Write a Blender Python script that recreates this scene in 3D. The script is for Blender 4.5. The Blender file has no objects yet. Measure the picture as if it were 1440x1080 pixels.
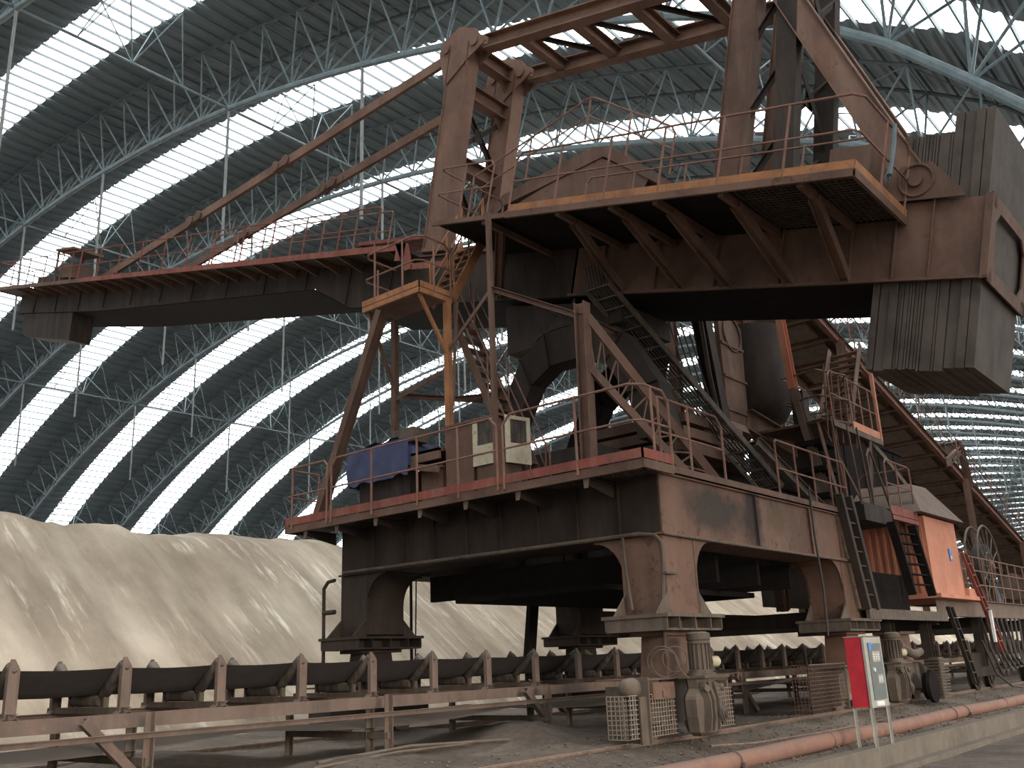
import bpy, bmesh, math, random
from mathutils import Vector, Matrix, noise
random.seed(7)
C = bpy.context.scene
COL = C.collection
R = math.radians
PI = math.pi

# ------------------------------------------------------------------ camera, world, light, exposure
EYE = Vector((0.0, 0.0, 1.05))                       # 0 is the top of the rails
cam_d = bpy.data.cameras.new('camera'); cam_d.sensor_width = 36; cam_d.lens = 33.30
cam_d.clip_start = 0.1; cam_d.clip_end = 1500
cam = bpy.data.objects.new('camera', cam_d); COL.objects.link(cam)
yaw, pitch, roll = R(39.35), R(16.56), R(-2.347)
fw = Vector((math.cos(yaw)*math.cos(pitch), math.sin(yaw)*math.cos(pitch), math.sin(pitch)))
rt0 = Vector((math.sin(yaw), -math.cos(yaw), 0)); up0 = rt0.cross(fw)
rt = rt0*math.cos(roll) + up0*math.sin(roll); upv = -rt0*math.sin(roll) + up0*math.cos(roll)
mw = Matrix((rt, upv, -fw)).transposed().to_4x4(); mw.translation = EYE
cam.matrix_world = mw
C.camera = cam

w = bpy.data.worlds.new('world'); C.world = w; w.use_nodes = True
wn = w.node_tree; wn.nodes.clear()
bg = wn.nodes.new('ShaderNodeBackground'); wo = wn.nodes.new('ShaderNodeOutputWorld')
bg.inputs[0].default_value = (1.0, 0.96, 0.90, 1); bg.inputs[1].default_value = 1.6
wn.links.new(bg.outputs[0], wo.inputs[0])

sd = bpy.data.lights.new('sun', 'SUN'); sd.energy = 1.5; sd.angle = R(12); sd.color = (1.0, 0.88, 0.72)
sun = bpy.data.objects.new('sun', sd); COL.objects.link(sun)
sun.rotation_euler = Vector((0.35, 1.0, -0.16)).to_track_quat('-Z', 'Y').to_euler()

C.view_settings.view_transform = 'Standard'; C.view_settings.look = 'None'
C.view_settings.gamma = 1; C.view_settings.use_curve_mapping = False
C.view_settings.exposure = 0.32
SKYLIGHT = 5.0

# ------------------------------------------------------------------ materials
def newmat(name):
    m = bpy.data.materials.new(name); m.use_nodes = True; nt = m.node_tree; nt.nodes.clear()
    o = nt.nodes.new('ShaderNodeOutputMaterial'); b = nt.nodes.new('ShaderNodeBsdfPrincipled')
    nt.links.new(b.outputs[0], o.inputs[0])
    return m, nt, b

def noise_node(nt, scale, detail=4, rough=.6, vec=None, stretch=None):
    n = nt.nodes.new('ShaderNodeTexNoise'); n.inputs['Scale'].default_value = scale
    n.inputs['Detail'].default_value = detail; n.inputs['Roughness'].default_value = rough
    g = nt.nodes.new('ShaderNodeNewGeometry')
    src = g.outputs['Position']
    if stretch:
        mp = nt.nodes.new('ShaderNodeMapping'); mp.inputs['Scale'].default_value = stretch
        nt.links.new(src, mp.inputs['Vector']); src = mp.outputs[0]
    nt.links.new(src, n.inputs['Vector'])
    return n

def ramp(nt, src, stops):
    r = nt.nodes.new('ShaderNodeValToRGB'); e = r.color_ramp.elements
    while len(e) < len(stops): e.new(0.5)
    for i, (p, c) in enumerate(stops):
        e[i].position = p; e[i].color = (*c, 1)
    nt.links.new(src, r.inputs[0])
    return r

def mix(nt, fac, a, b, mode='MIX'):
    m = nt.nodes.new('ShaderNodeMix'); m.data_type = 'RGBA'; m.blend_type = mode
    for inp, v in ((m.inputs[0], fac), (m.inputs[6], a), (m.inputs[7], b)):
        if hasattr(v, 'links'): nt.links.new(v, inp)
        elif isinstance(v, (int, float)): inp.default_value = v
        else: inp.default_value = (*v, 1)
    return m.outputs[2]

def painted(name, base, dark, dust=(.27, .21, .17), dustamt=.55, rough=.75, scale=1.3, rust=None, metallic=0):
    """weathered paint: blotches of a darker tone, rust flecks, and dust lying on what faces up"""
    m, nt, b = newmat(name)
    n1 = noise_node(nt, scale, 6, .65); r1 = ramp(nt, n1.outputs[0], [(.38, dark), (.62, base)])
    col = r1.outputs[0]
    n3 = noise_node(nt, scale*2.2, 5, .7, stretch=(1, 1, .18)); r3 = ramp(nt, n3.outputs[0], [(.45, (0, 0, 0)), (.75, (1, 1, 1))])
    col = mix(nt, r3.outputs[0], col, tuple(.55*c+.45*d for c, d in zip(base, dust)))
    if rust:
        n2 = noise_node(nt, scale*5, 8, .75); r2 = ramp(nt, n2.outputs[0], [(.56, (0, 0, 0)), (.66, (1, 1, 1))])
        col = mix(nt, r2.outputs[0], col, rust)
    g = nt.nodes.new('ShaderNodeNewGeometry'); s = nt.nodes.new('ShaderNodeSeparateXYZ'); nt.links.new(g.outputs['Normal'], s.inputs[0])
    mr = nt.nodes.new('ShaderNodeMapRange'); mr.inputs[1].default_value = .35; mr.inputs[2].default_value = .95; mr.inputs[4].default_value = dustamt
    nt.links.new(s.outputs[2], mr.inputs[0])
    col = mix(nt, mr.outputs[0], col, dust)
    nt.links.new(col, b.inputs['Base Color']); b.inputs['Roughness'].default_value = rough; b.inputs['Metallic'].default_value = metallic
    b.inputs['Specular IOR Level'].default_value = .22
    nb = noise_node(nt, 22, 4); bp = nt.nodes.new('ShaderNodeBump'); bp.inputs['Strength'].default_value = .12; bp.inputs['Distance'].default_value = .02
    nt.links.new(nb.outputs[0], bp.inputs['Height']); nt.links.new(bp.outputs[0], b.inputs['Normal'])
    return m

def plain(name, col, rough=.6, metallic=0):
    m, nt, b = newmat(name)
    n = noise_node(nt, 6, 4); c = ramp(nt, n.outputs[0], [(.3, tuple(x*.8 for x in col)), (.7, tuple(min(1, x*1.12) for x in col))])
    nt.links.new(c.outputs[0], b.inputs['Base Color']); b.inputs['Roughness'].default_value = rough; b.inputs['Metallic'].default_value = metallic
    return m

M = {}
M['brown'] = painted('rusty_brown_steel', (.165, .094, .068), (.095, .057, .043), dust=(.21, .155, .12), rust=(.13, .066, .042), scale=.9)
M['brown_dark'] = painted('dark_brown_steel', (.045, .032, .026), (.026, .020, .017), dust=(.10, .078, .063), scale=.9)  # dark brown tone; on front and far portal members it stands in for shade
def blotch(m, c, rad, col, lo=.9, hi=.35):
    """a patch of colour with its own outline: an ellipsoid in world space with a ragged edge"""
    nt = m.node_tree; b = [n for n in nt.nodes if n.type == 'BSDF_PRINCIPLED'][0]; old = b.inputs['Base Color'].links[0].from_socket
    g = nt.nodes.new('ShaderNodeNewGeometry'); a = nt.nodes.new('ShaderNodeVectorMath'); a.operation = 'SUBTRACT'; a.inputs[1].default_value = c
    nt.links.new(g.outputs['Position'], a.inputs[0]); d = nt.nodes.new('ShaderNodeVectorMath'); d.operation = 'DIVIDE'; d.inputs[1].default_value = rad; nt.links.new(a.outputs[0], d.inputs[0])
    l = nt.nodes.new('ShaderNodeVectorMath'); l.operation = 'LENGTH'; nt.links.new(d.outputs[0], l.inputs[0])
    n = noise_node(nt, 3.0, 8, .75); ad = nt.nodes.new('ShaderNodeMath'); ad.operation = 'MULTIPLY_ADD'; ad.inputs[1].default_value = 1.4; nt.links.new(n.outputs[0], ad.inputs[0]); nt.links.new(l.outputs['Value'], ad.inputs[2])
    mr = nt.nodes.new('ShaderNodeMapRange'); mr.inputs[1].default_value = 1.75; mr.inputs[2].default_value = 1.25; mr.inputs[4].default_value = lo; nt.links.new(ad.outputs[0], mr.inputs[0])
    nt.links.new(mix(nt, mr.outputs[0], old, col), b.inputs['Base Color'])
M['portal'] = painted('portal_paint', (.175, .098, .070), (.115, .068, .051), dust=(.21, .152, .115), rust=(.07, .042, .033), scale=.8)
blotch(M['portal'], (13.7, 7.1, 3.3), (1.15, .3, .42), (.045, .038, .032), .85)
blotch(M['portal'], (15.0, 7.1, 3.3), (.42, .3, .7), (.03, .024, .024), .85)  # dark upright band on the near side beam
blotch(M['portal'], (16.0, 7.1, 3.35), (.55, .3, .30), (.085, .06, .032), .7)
M['mast'] = painted('mast_paint', (.225, .125, .09), (.14, .082, .062), dust=(.24, .175, .135), rust=(.14, .075, .05), scale=.7)
M['red'] = painted('faded_red_paint', (.27, .075, .055), (.17, .058, .045), rust=(.16, .07, .05), scale=2.2, dustamt=.4)
M['pink'] = painted('dusty_pink_steel', (.175, .122, .098), (.12, .088, .072), dust=(.22, .177, .145), scale=1.8, rust=(.24, .125, .10))
M['dusty'] = painted('dust_covered_steel', (.125, .096, .075), (.082, .064, .052), dust=(.20, .158, .125), scale=3, dustamt=.9)
M['orange'] = painted('orange_painted_steel', (.42, .185, .08), (.27, .12, .06), rust=(.2, .09, .05), scale=2.5, dustamt=.3)
M['cab'] = painted('orange_cabin_paint', (.62, .25, .155), (.47, .19, .12), scale=1.5, dustamt=.3)
M['rail_paint'] = painted('handrail_paint', (.27, .135, .10), (.18, .095, .072), scale=3, dustamt=.4)
M['weights'] = painted('counterweight_plate', (.105, .084, .07), (.062, .050, .043), dust=(.13, .105, .088), scale=1.2)
M['galv'] = painted('galvanised_tube', (.20, .255, .275), (.145, .19, .21), dust=(.22, .25, .25), dustamt=.2, rough=.5, scale=2)
M['galv_old'] = painted('dusty_tube', (.27, .285, .28), (.20, .215, .215), dust=(.27, .26, .23), dustamt=.3, rough=.6)
M['galv_dark'] = painted('grey_painted_tube', (.12, .145, .155), (.08, .10, .11), dust=(.16, .17, .17), dustamt=.2)
M['mesh'] = painted('dusty_wire', (.26, .21, .17), (.2, .16, .13), dust=(.3, .25, .2))
M['belt'] = plain('rubber_belt', (.045, .038, .035), .9)
M['roller'] = painted('idler_roller', (.07, .056, .048), (.045, .037, .032), dust=(.26, .215, .175), dustamt=.6, scale=4)
M['black'] = plain('black_steel_and_shade', (.020, .017, .016), 1.0)  # black steel; on the boom soffits its near-black stands in for shade
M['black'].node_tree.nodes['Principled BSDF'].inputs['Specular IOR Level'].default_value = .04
M['cable'] = plain('cable_rubber', (.045, .036, .032), .7)
M['concrete'] = painted('concrete', (.18, .152, .125), (.125, .106, .087), dust=(.19, .157, .128), scale=2, dustamt=.6, rough=.9)
M['pipe'] = painted('pipe_paint', (.27, .138, .104), (.19, .105, .082), dust=(.20, .148, .118), scale=1.2, dustamt=.55, rust=(.3, .17, .12))
M['cream'] = painted('cream_paint', (.62, .55, .40), (.48, .42, .31), rust=(.25, .17, .11), scale=3, dustamt=.3)
M['cabinet_red'] = plain('cabinet_red', (.50, .028, .045), .45)
M['cabinet_grey'] = plain('cabinet_grey', (.34, .33, .29), .55)
M['panel_grey'] = plain('panel_grey', (.115, .135, .13), .5)
M['white'] = plain('white_label', (.75, .76, .74), .5)
M['blue_label'] = plain('blue_label', (.05, .2, .6), .5)
M['yellow_label'] = plain('yellow_label', (.7, .6, .1), .5)
M['tarp'] = plain('blue_tarpaulin', (.045, .055, .125), .7)
M['glass'] = plain('cab_window', (.10, .14, .14), .15)
M['rail'] = painted('rail_steel', (.19, .13, .10), (.13, .09, .07), dust=(.34, .26, .2), dustamt=.8, scale=3)

def ground_mat():
    m, nt, b = newmat('ash_ground')
    n1 = noise_node(nt, .55, 8, .6); c1 = ramp(nt, n1.outputs[0], [(.30, (.075, .060, .048)), (.50, (.155, .122, .097)), (.70, (.25, .20, .16))])
    n2 = noise_node(nt, 9, 8, .75); c2 = ramp(nt, n2.outputs[0], [(.35, (.6, .6, .6)), (.7, (1.25, 1.22, 1.2))])
    col = mix(nt, 1.0, c1.outputs[0], c2.outputs[0], 'MULTIPLY')
    nt.links.new(col, b.inputs['Base Color']); b.inputs['Roughness'].default_value = .95
    nb = noise_node(nt, 14, 8, .7); bp = nt.nodes.new('ShaderNodeBump'); bp.inputs['Strength'].default_value = .5; bp.inputs['Distance'].default_value = .04
    nt.links.new(nb.outputs[0], bp.inputs['Height']); nt.links.new(bp.outputs[0], b.inputs['Normal'])
    return m
M['ground'] = ground_mat()

def pile_mat():
    m, nt, b = newmat('ore_powder')
    a = noise_node(nt, 1.0, 7, .6, stretch=(.75, .16, .16)); c = ramp(nt, a.outputs[0], [(.28, (.33, .262, .195)), (.50, (.50, .41, .315)), (.70, (.70, .60, .475))])
    s = noise_node(nt, 1.0, 6, .7, stretch=(3.6, .35, .35)); sr = ramp(nt, s.outputs[0], [(.53, (0, 0, 0)), (.66, (1, 1, 1))])
    mk = noise_node(nt, .45, 3, .5); mkr = ramp(nt, mk.outputs[0], [(.42, (0, 0, 0)), (.60, (1, 1, 1))])
    sr = mix(nt, 1.0, sr.outputs[0], mkr.outputs[0], 'MULTIPLY')
    col = mix(nt, sr, c.outputs[0], (.93, .86, .70))
    d = noise_node(nt, .35, 5, .55); dr = ramp(nt, d.outputs[0], [(.3, (.72, .69, .66)), (.7, (1.08, 1.08, 1.08))])
    col = mix(nt, 1.0, col, dr.outputs[0], 'MULTIPLY')
    nt.links.new(col, b.inputs['Base Color']); b.inputs['Roughness'].default_value = .95
    nb = noise_node(nt, 3.5, 8, .7); bp = nt.nodes.new('ShaderNodeBump'); bp.inputs['Strength'].default_value = .45; bp.inputs['Distance'].default_value = .15
    nt.links.new(nb.outputs[0], bp.inputs['Height']); nt.links.new(bp.outputs[0], b.inputs['Normal'])
    return m
M['pile'] = pile_mat()

def roof_mat():
    m, nt, b = newmat('roof_sheet')
    n1 = noise_node(nt, .35, 5, .6, stretch=(.3, 1, 1)); c = ramp(nt, n1.outputs[0], [(.3, (.115, .165, .20)), (.7, (.175, .225, .26))])
    nt.links.new(c.outputs[0], b.inputs['Base Color']); b.inputs['Roughness'].default_value = .6
    return m
M['roof'] = roof_mat()
M['purlin'] = plain('purlin_steel', (.14, .17, .185), .6)

def sky_mat():
    m, nt, b = newmat('translucent_skylight')
    o = [n for n in nt.nodes if n.type == 'OUTPUT_MATERIAL'][0]
    e = nt.nodes.new('ShaderNodeEmission'); e.inputs[1].default_value = SKYLIGHT
    n = noise_node(nt, .25, 4, .6, stretch=(1, .4, .4)); c = ramp(nt, n.outputs[0], [(.3, (.93, .985, 1.0)), (.7, (1.0, 1.0, .985))])
    nt.links.new(c.outputs[0], e.inputs[0]); nt.links.new(e.outputs[0], o.inputs[0])
    return m
M['sky'] = sky_mat()

# ------------------------------------------------------------------ mesh helpers
LOCAL = set()          # names of Empties whose children are written in the Empty's own axes
class MB:
    """collects boxes, bars, tubes and prisms; build() links them as ONE mesh object"""
    def __init__(s): s.v = []; s.f = []
    def add(s, vs, fs):
        k = len(s.v); s.v += [Vector(p) for p in vs]; s.f += [[i+k for i in f] for f in fs]; return s
    def box(s, x0, x1, y0, y1, z0, z1):
        return s.add([(x, y, z) for x in (x0, x1) for y in (y0, y1) for z in (z0, z1)],
                     [(0, 1, 3, 2), (4, 6, 7, 5), (0, 4, 5, 1), (2, 3, 7, 6), (0, 2, 6, 4), (1, 5, 7, 3)])
    def frame(s, p0, p1, up):
        d = (Vector(p1)-Vector(p0)); L = d.length; d.normalize(); up = Vector(up)
        sd_ = d.cross(up)
        if sd_.length < 1e-4: sd_ = d.cross(Vector((1, 0, 0)))
        sd_.normalize(); u = sd_.cross(d).normalized()
        return d, sd_, u, L
    def beam(s, p0, p1, wd, ht, up=(0, 0, 1)):
        d, a, u, L = s.frame(p0, p1, up); p0 = Vector(p0); p1 = Vector(p1)
        vs = [p+a*i*wd/2+u*j*ht/2 for p in (p0, p1) for i in (-1, 1) for j in (-1, 1)]
        return s.add(vs, [(0, 1, 3, 2), (4, 6, 7, 5), (0, 4, 5, 1), (2, 3, 7, 6), (0, 2, 6, 4), (1, 5, 7, 3)])
    def ibeam(s, p0, p1, wd, ht, t=.02, up=(0, 0, 1)):
        d, a, u, L = s.frame(p0, p1, up); p0 = Vector(p0); p1 = Vector(p1)
        s.beam(p0+u*(ht/2-t/2), p1+u*(ht/2-t/2), wd, t, u); s.beam(p0-u*(ht/2-t/2), p1-u*(ht/2-t/2), wd, t, u)
        return s.beam(p0, p1, t, ht-2*t, u)
    def channel(s, p0, p1, wd, ht, t=.015, side=1, up=(0, 0, 1)):
        d, a, u, L = s.frame(p0, p1, up); p0 = Vector(p0); p1 = Vector(p1)
        s.beam(p0+u*(ht/2-t/2), p1+u*(ht/2-t/2), wd, t, u); s.beam(p0-u*(ht/2-t/2), p1-u*(ht/2-t/2), wd, t, u)
        o = a*side*(wd/2-t/2); return s.beam(p0+o, p1+o, t, ht-2*t, u)
    def angle(s, p0, p1, wd, ht, t=.01, up=(0, 0, 1)):
        d, a, u, L = s.frame(p0, p1, up); p0 = Vector(p0); p1 = Vector(p1)
        s.beam(p0+u*ht/2, p1+u*ht/2, wd, t, u)
        o = -a*wd/2; return s.beam(p0+o, p1+o, t, ht, u)
    def tube(s, pts, r, n=8, cap=True):
        pts = [Vector(p) for p in pts]
        if len(pts) < 2: return s
        k0 = len(s.v); prev = None
        for i, p in enumerate(pts):
            if i == 0: d = pts[1]-p
            elif i == len(pts)-1: d = p-pts[-2]
            else: d = (pts[i+1]-p).normalized()+(p-pts[i-1]).normalized()
            d.normalize()
            if prev is None:
                a = d.cross(Vector((0, 0, 1)))
                if a.length < 1e-3: a = d.cross(Vector((1, 0, 0)))
            else: a = prev-d*prev.dot(d)
            a.normalize(); prev = a; b = d.cross(a)
            s.v += [p+(a*math.cos(2*PI*j/n)+b*math.sin(2*PI*j/n))*r for j in range(n)]
        for i in range(len(pts)-1):
            for j in range(n):
                q = k0+i*n; s.f.append([q+j, q+(j+1) % n, q+n+(j+1) % n, q+n+j])
        if cap and n > 2:
            s.f.append([k0+j for j in range(n)][::-1]); e = k0+(len(pts)-1)*n; s.f.append([e+j for j in range(n)])
        return s
    def cyl(s, p0, p1, r, n=16): return s.tube([p0, p1], r, n)
    def ring(s, c, ax, R_, r, n=32, m=8):
        c = Vector(c); ax = Vector(ax).normalized(); a = ax.orthogonal().normalized(); b = ax.cross(a); k0 = len(s.v)
        for i in range(n):
            t = 2*PI*i/n; e = a*math.cos(t)+b*math.sin(t)
            s.v += [c+e*(R_+r*math.cos(2*PI*j/m))+ax*r*math.sin(2*PI*j/m) for j in range(m)]
        for i in range(n):
            for j in range(m):
                s.f.append([k0+i*m+j, k0+i*m+(j+1) % m, k0+((i+1) % n)*m+(j+1) % m, k0+((i+1) % n)*m+j])
        return s
    def lathe(s, c, ax, prof, n=24):
        """prof: (distance along ax, radius)"""
        c = Vector(c); ax = Vector(ax).normalized(); a = ax.orthogonal().normalized(); b = ax.cross(a); k0 = len(s.v)
        for h, r in prof:
            s.v += [c+ax*h+(a*math.cos(2*PI*j/n)+b*math.sin(2*PI*j/n))*r for j in range(n)]
        for i in range(len(prof)-1):
            for j in range(n):
                q = k0+i*n; s.f.append([q+j, q+(j+1) % n, q+n+(j+1) % n, q+n+j])
        s.f.append([k0+j for j in range(n)][::-1]); e = k0+(len(prof)-1)*n; s.f.append([e+j for j in range(n)])
        return s
    def prism(s, poly, vec):
        poly = [Vector(p) for p in poly]; vec = Vector(vec); n = len(poly)
        return s.add(poly+[p+vec for p in poly], [list(range(n))[::-1], list(range(n, 2*n))]+[(i, (i+1) % n, n+(i+1) % n, n+i) for i in range(n)])
    def sheet(s, rows):
        k0 = len(s.v); m = len(rows[0])
        for r_ in rows: s.v += [Vector(p) for p in r_]
        for i in range(len(rows)-1):
            for j in range(m-1):
                q = k0+i*m+j; s.f.append([q, q+1, q+m+1, q+m])
        return s
    def mesh_grid(s, p, a, b, na, nb, r=.004):
        """welded wire panel: corner p, edge vectors a and b"""
        p = Vector(p); a = Vector(a); b = Vector(b)
        for i in range(na+1): s.tube([p+a*i/na, p+a*i/na+b], r, 3, False)
        for i in range(nb+1): s.tube([p+b*i/nb, p+b*i/nb+a], r, 3, False)
        return s
    def build(s, name, mat, parent=None, smooth=True, recalc=True):
        o_ = Vector((0, 0, 0))
        if parent is not None:
            q = parent; local = False
            while q is not None: o_ += q.location; local |= q.name in LOCAL; q = q.parent
            if local: o_ = Vector((0, 0, 0))
        me = bpy.data.meshes.new(name); me.from_pydata([v-o_ for v in s.v], [], s.f); me.update()
        if recalc:
            bm = bmesh.new(); bm.from_mesh(me); bmesh.ops.recalc_face_normals(bm, faces=bm.faces); bm.to_mesh(me); bm.free()
        if smooth:
            me.shade_smooth(); me.set_sharp_from_angle(angle=R(35))
        me.materials.append(M[mat] if isinstance(mat, str) else mat)
        o = bpy.data.objects.new(name, me); COL.objects.link(o)
        if parent is not None: o.parent = parent
        return o

def tag(o, label=None, cat=None, group=None, kind=None):
    if label: o['label'] = label
    if cat: o['category'] = cat
    if group: o['group'] = group
    if kind: o['kind'] = kind
    return o

def thing(name, label, cat, loc=(0, 0, 0), group=None):
    o = bpy.data.objects.new(name, None); COL.objects.link(o); o.location = loc; o.empty_display_size = .2
    return tag(o, label, cat, group)

def copy_tree(o, parent=None):
    c = o.copy(); COL.objects.link(c); c.parent = parent
    for ch in list(o.children): copy_tree(ch, c)
    return c

def struct(o): o['kind'] = 'structure'; return o

def guardrail(parent, pts, h=1.1, mat='rail_paint', step=1.2, r=.021, mids=(.52,), name='guardrail', close=(True, True), posts=None, curve=.1, up=Vector((0, 0, 1))):
    """pts: foot line; top and middle tubes are one mesh, every post a sub-part"""
    pts = [Vector(p) for p in pts]; m = MB()
    top = []
    a, b = pts[0], pts[-1]
    e0 = (pts[1]-pts[0]).normalized(); e1 = (pts[-1]-pts[-2]).normalized()
    top = ([a+up*(h-curve)] if close[0] else []) + [a+up*h+e0*(curve if close[0] else 0)]
    for p0, p, p1 in zip(pts, pts[1:-1], pts[2:]):
        d0 = (p-p0).normalized(); d1 = (p1-p).normalized()
        top += [p+up*h-d0*curve, p+up*h+d1*curve]
    top += [b+up*h-e1*(curve if close[1] else 0)] + ([b+up*(h-curve)] if close[1] else [])
    m.tube(top, r)
    for k in mids:
        ln = [pts[0]+up*h*k]
        for p0, p, p1 in zip(pts, pts[1:-1], pts[2:]):
            ln += [p+up*h*k-(p-p0).normalized()*curve*.7, p+up*h*k+(p1-p).normalized()*curve*.7]
        ln += [pts[-1]+up*h*k]; m.tube(ln, r*.85)
    g = m.build(name, mat, parent)
    where = []
    if posts is None:
        for i, (p0, p1) in enumerate(zip(pts, pts[1:])):
            n = max(1, round((p1-p0).length/step))
            for j in range(n+(1 if i == len(pts)-2 else 0)):
                if j == 0 and i > 0: continue
                q = p0.lerp(p1, j/n); where.append(q)
    else: where = [Vector(p) for p in posts]
    for i, q in enumerate(where):
        end = (i == 0 and close[0]) or (i == len(where)-1 and close[1])
        MB().tube([q-up*.06, q+up*(h-(curve if end else 0))], r).build('post', mat, g)
    return g

# ================================================================== THE SHED
X1, BAY = 27.0, 11.92
YC, ZC, RC, RR = 64.4, -78.3, 112.7, 116.4          # cross-section circle: truss chord and cladding
# the shoulder over the machine bulges a little and then drops faster than a circle (degrees, metres)
SH = [(-60, -14), (-44, -7.5), (-40, -5.0), (-36, -2.7), (-33, -.95), (-30, .8), (-27.6, 1.2), (-25, 1.13), (-20, .75), (-16, .5), (-11, .3), (-4, 0), (90, 0)]
def arc(r, a):
    d = math.degrees(a)
    for (a0, o0), (a1, o1) in zip(SH, SH[1:]):
        if a0 <= d <= a1:
            o = o0+(o1-o0)*(d-a0)/(a1-a0); r += o*.35 if (r > RC+2 and o < 0) else o; break
    return (YC+r*math.sin(a), ZC+r*math.cos(a))
A0, A1, NA = R(-42.5), R(45.5), 96
XB, XE = -34.0, 470.0
NP = 150
def arcstrip(mb, x0, x1, r=RR, rib=.10):
    rows = []                                        # trapezoidal ribs running along the shed
    for i in range(NP):
        for f, d in ((0, 0), (.42, 0), (.52, rib), (.90, rib)):
            y, z = arc(r-d, A0+(A1-A0)*(i+f)/NP); rows.append([(x0, y, z), (x1, y, z)])
    mb.sheet(rows)
skw = []
k = -5
while True:
    a = X1*1.175+BAY*k; b = a+2.97
    if a > XE-5: break
    if a > XB: skw.append((a, b))
    k += 1
mb = MB(); px = XB
for a, b in skw: arcstrip(mb, px, a); px = b
arcstrip(mb, px, XE)
struct(mb.build('ceiling', 'roof', recalc=False, smooth=False))
for i, (a, b) in enumerate(skw):
    m_ = MB(); arcstrip(m_, a, b); struct(m_.build('window_%d' % (i+1), 'sky', recalc=False))
# purlins carrying the sheets
mb = MB(); npur = NP
for i in range(npur+1):
    y, z = arc(RR-.2, A0+(A1-A0)*i/npur); a = A0+(A1-A0)*i/npur
    mb.beam((XB, y, z), (XE, y, z), .085, .14, (0, math.sin(a), math.cos(a)))
struct(mb.build('trim_1', 'purlin', smooth=False))
# end walls; the unseen back one is added to keep light off the portal
def endwall(name, x):
    m_ = MB(); pts = [arc(RR, A0+(A1-A0)*i/40) for i in range(41)]
    m_.add([(x, y, z) for y, z in pts]+[(x, y, -1) for y, z in (pts[0], pts[-1])], [list(range(41))+[42, 41]])
    struct(m_.build(name, 'roof', recalc=False))
endwall('wall_back_blocker', XB); endwall('wall_far', XE)
m_ = MB(); y, z = arc(RR, A1); m_.box(XB, XE, y, y+.5, -1, z+.3); struct(m_.build('wall_left', 'concrete'))

# arch trusses: one pipe below, two under the sheets, lattice between
DA = R(1.5)
def truss_parts(dx=1.4):
    lo = MB(); up_ = MB(); wb = MB()
    n0, n1 = -27, 29
    low = [arc(RC, DA*i+R(.8)) for i in range(n0, n1+1)]
    top = [arc(RR-.45, DA*(i+.5)+R(.8)) for i in range(n0, n1)]
    for i in range(len(low)-1):
        pass
    lo.tube([(0, y, z) for y, z in low], .17, 8)
    for s_ in (-1, 1): up_.tube([(s_*dx, y, z) for y, z in top], .09, 6)
    for i, (y, z) in enumerate(low):
        for j in (i-1, i):
            if 0 <= j < len(top):
                for s_ in (-1, 1): wb.tube([(0, y, z), (s_*dx, *top[j])], .055, 5, False)
    for i, (y, z) in enumerate(top): wb.tube([(-dx, y, z), (dx, y, z)], .05, 4, False)
    for i in range(len(top)-1): wb.tube([((-dx if i % 2 else dx), *top[i]), ((dx if i % 2 else -dx), *top[i+1])], .035, 4, False)
    return lo, up_, wb
xs = [X1+BAY*k for k in range(-3, 37)]
t0 = None
for n, x in enumerate(xs):
    if t0 is None:
        t0 = t = thing('arch_truss', 'x', 'roof truss', (0, 0, 0))
        lo, up_, wb = truss_parts()
        lo.build('lower_chord', 'galv', t); up_.build('upper_chord', 'galv_dark', t); wb.build('lattice', 'galv', t)
    else: t = copy_tree(t0)
    t.location = (x, *arc(RC, 0))
    for c_ in t.children: c_.location = (0, -YC, -ZC-RC)
    k = n-3
    t['group'] = 'arch trusses of the shed roof'
    t['label'] = {0: 'thickest pale tube arch truss, passing behind the mast top and over the counterweight',
                  1: 'second arch truss back from the counterweight, crossing behind the boom mast'}.get(
                  k, 'grey tubular arch truss overhead near the camera' if k < 0 else
                  'grey tubular arch truss in the row receding over the stockpile' if k < 9 else 'thin distant grey arch truss far down the shed')
# longitudinal tie trusses along the shed
m_nodes = [-32, -24, -16, -8, 0, 8, 16, 24]
def tie_truss(i):
    y, z = arc(RC, DA*i+R(.8)); ch = MB(); wb = MB(); x0, x1 = xs[0], xs[-1]
    ch.tube([(x0, y, z), (x1, y, z)], .075, 6)
    tn = [arc(RR-.5, DA*(i+s_*.5)+R(.8)) for s_ in (-1, 1)]
    n = int((x1-x0)/2.98)
    for q in range(n):
        xm = x0+2.98*(q+.5)
        if q % 4 in (1, 2):
            for ty, tz in tn:
                wb.tube([(x0+2.98*q, y, z), (xm, ty, tz)], .04, 4, False); wb.tube([(xm, ty, tz), (x0+2.98*(q+1), y, z)], .04, 4, False)
            wb.tube([(xm, *tn[0]), (xm, *tn[1])], .035, 4, False)
    t = thing('longitudinal_truss', 'straight tie truss of thin tubes running the length of the shed under the roof', 'roof truss', (x0, y, z), 'longitudinal tie trusses')
    ch.build('chord', 'galv', t); wb.build('lattice', 'galv', t)
for i in (-18, -8, 1, 10, 19): tie_truss(i)
# hanging lamp poles under every fourth node
pole = MB().tube([(0, 0, 0), (0, 0, -8.3)], .085, 8).build('hanging_pole', 'galv_old')
first = True
for k in range(-1, 14):
    for i in (-12, -8, -3, 1, 6, 10):
        x = X1+BAY*k; y, z = arc(RC, DA*i+R(.8))
        if (i, k) in ((-12, 1), (-12, -1), (-3, -1)): continue
        if first: o = pole; first = False
        else: o = pole.copy(); COL.objects.link(o)
        o.location = (x, y, z-.15)
        tag(o, 'slim grey pole hanging from an arch truss over the stockpile' if i > -8 else 'slim grey pole hanging from an arch truss over the machine', 'pole', 'hanging poles under the trusses')

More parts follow.
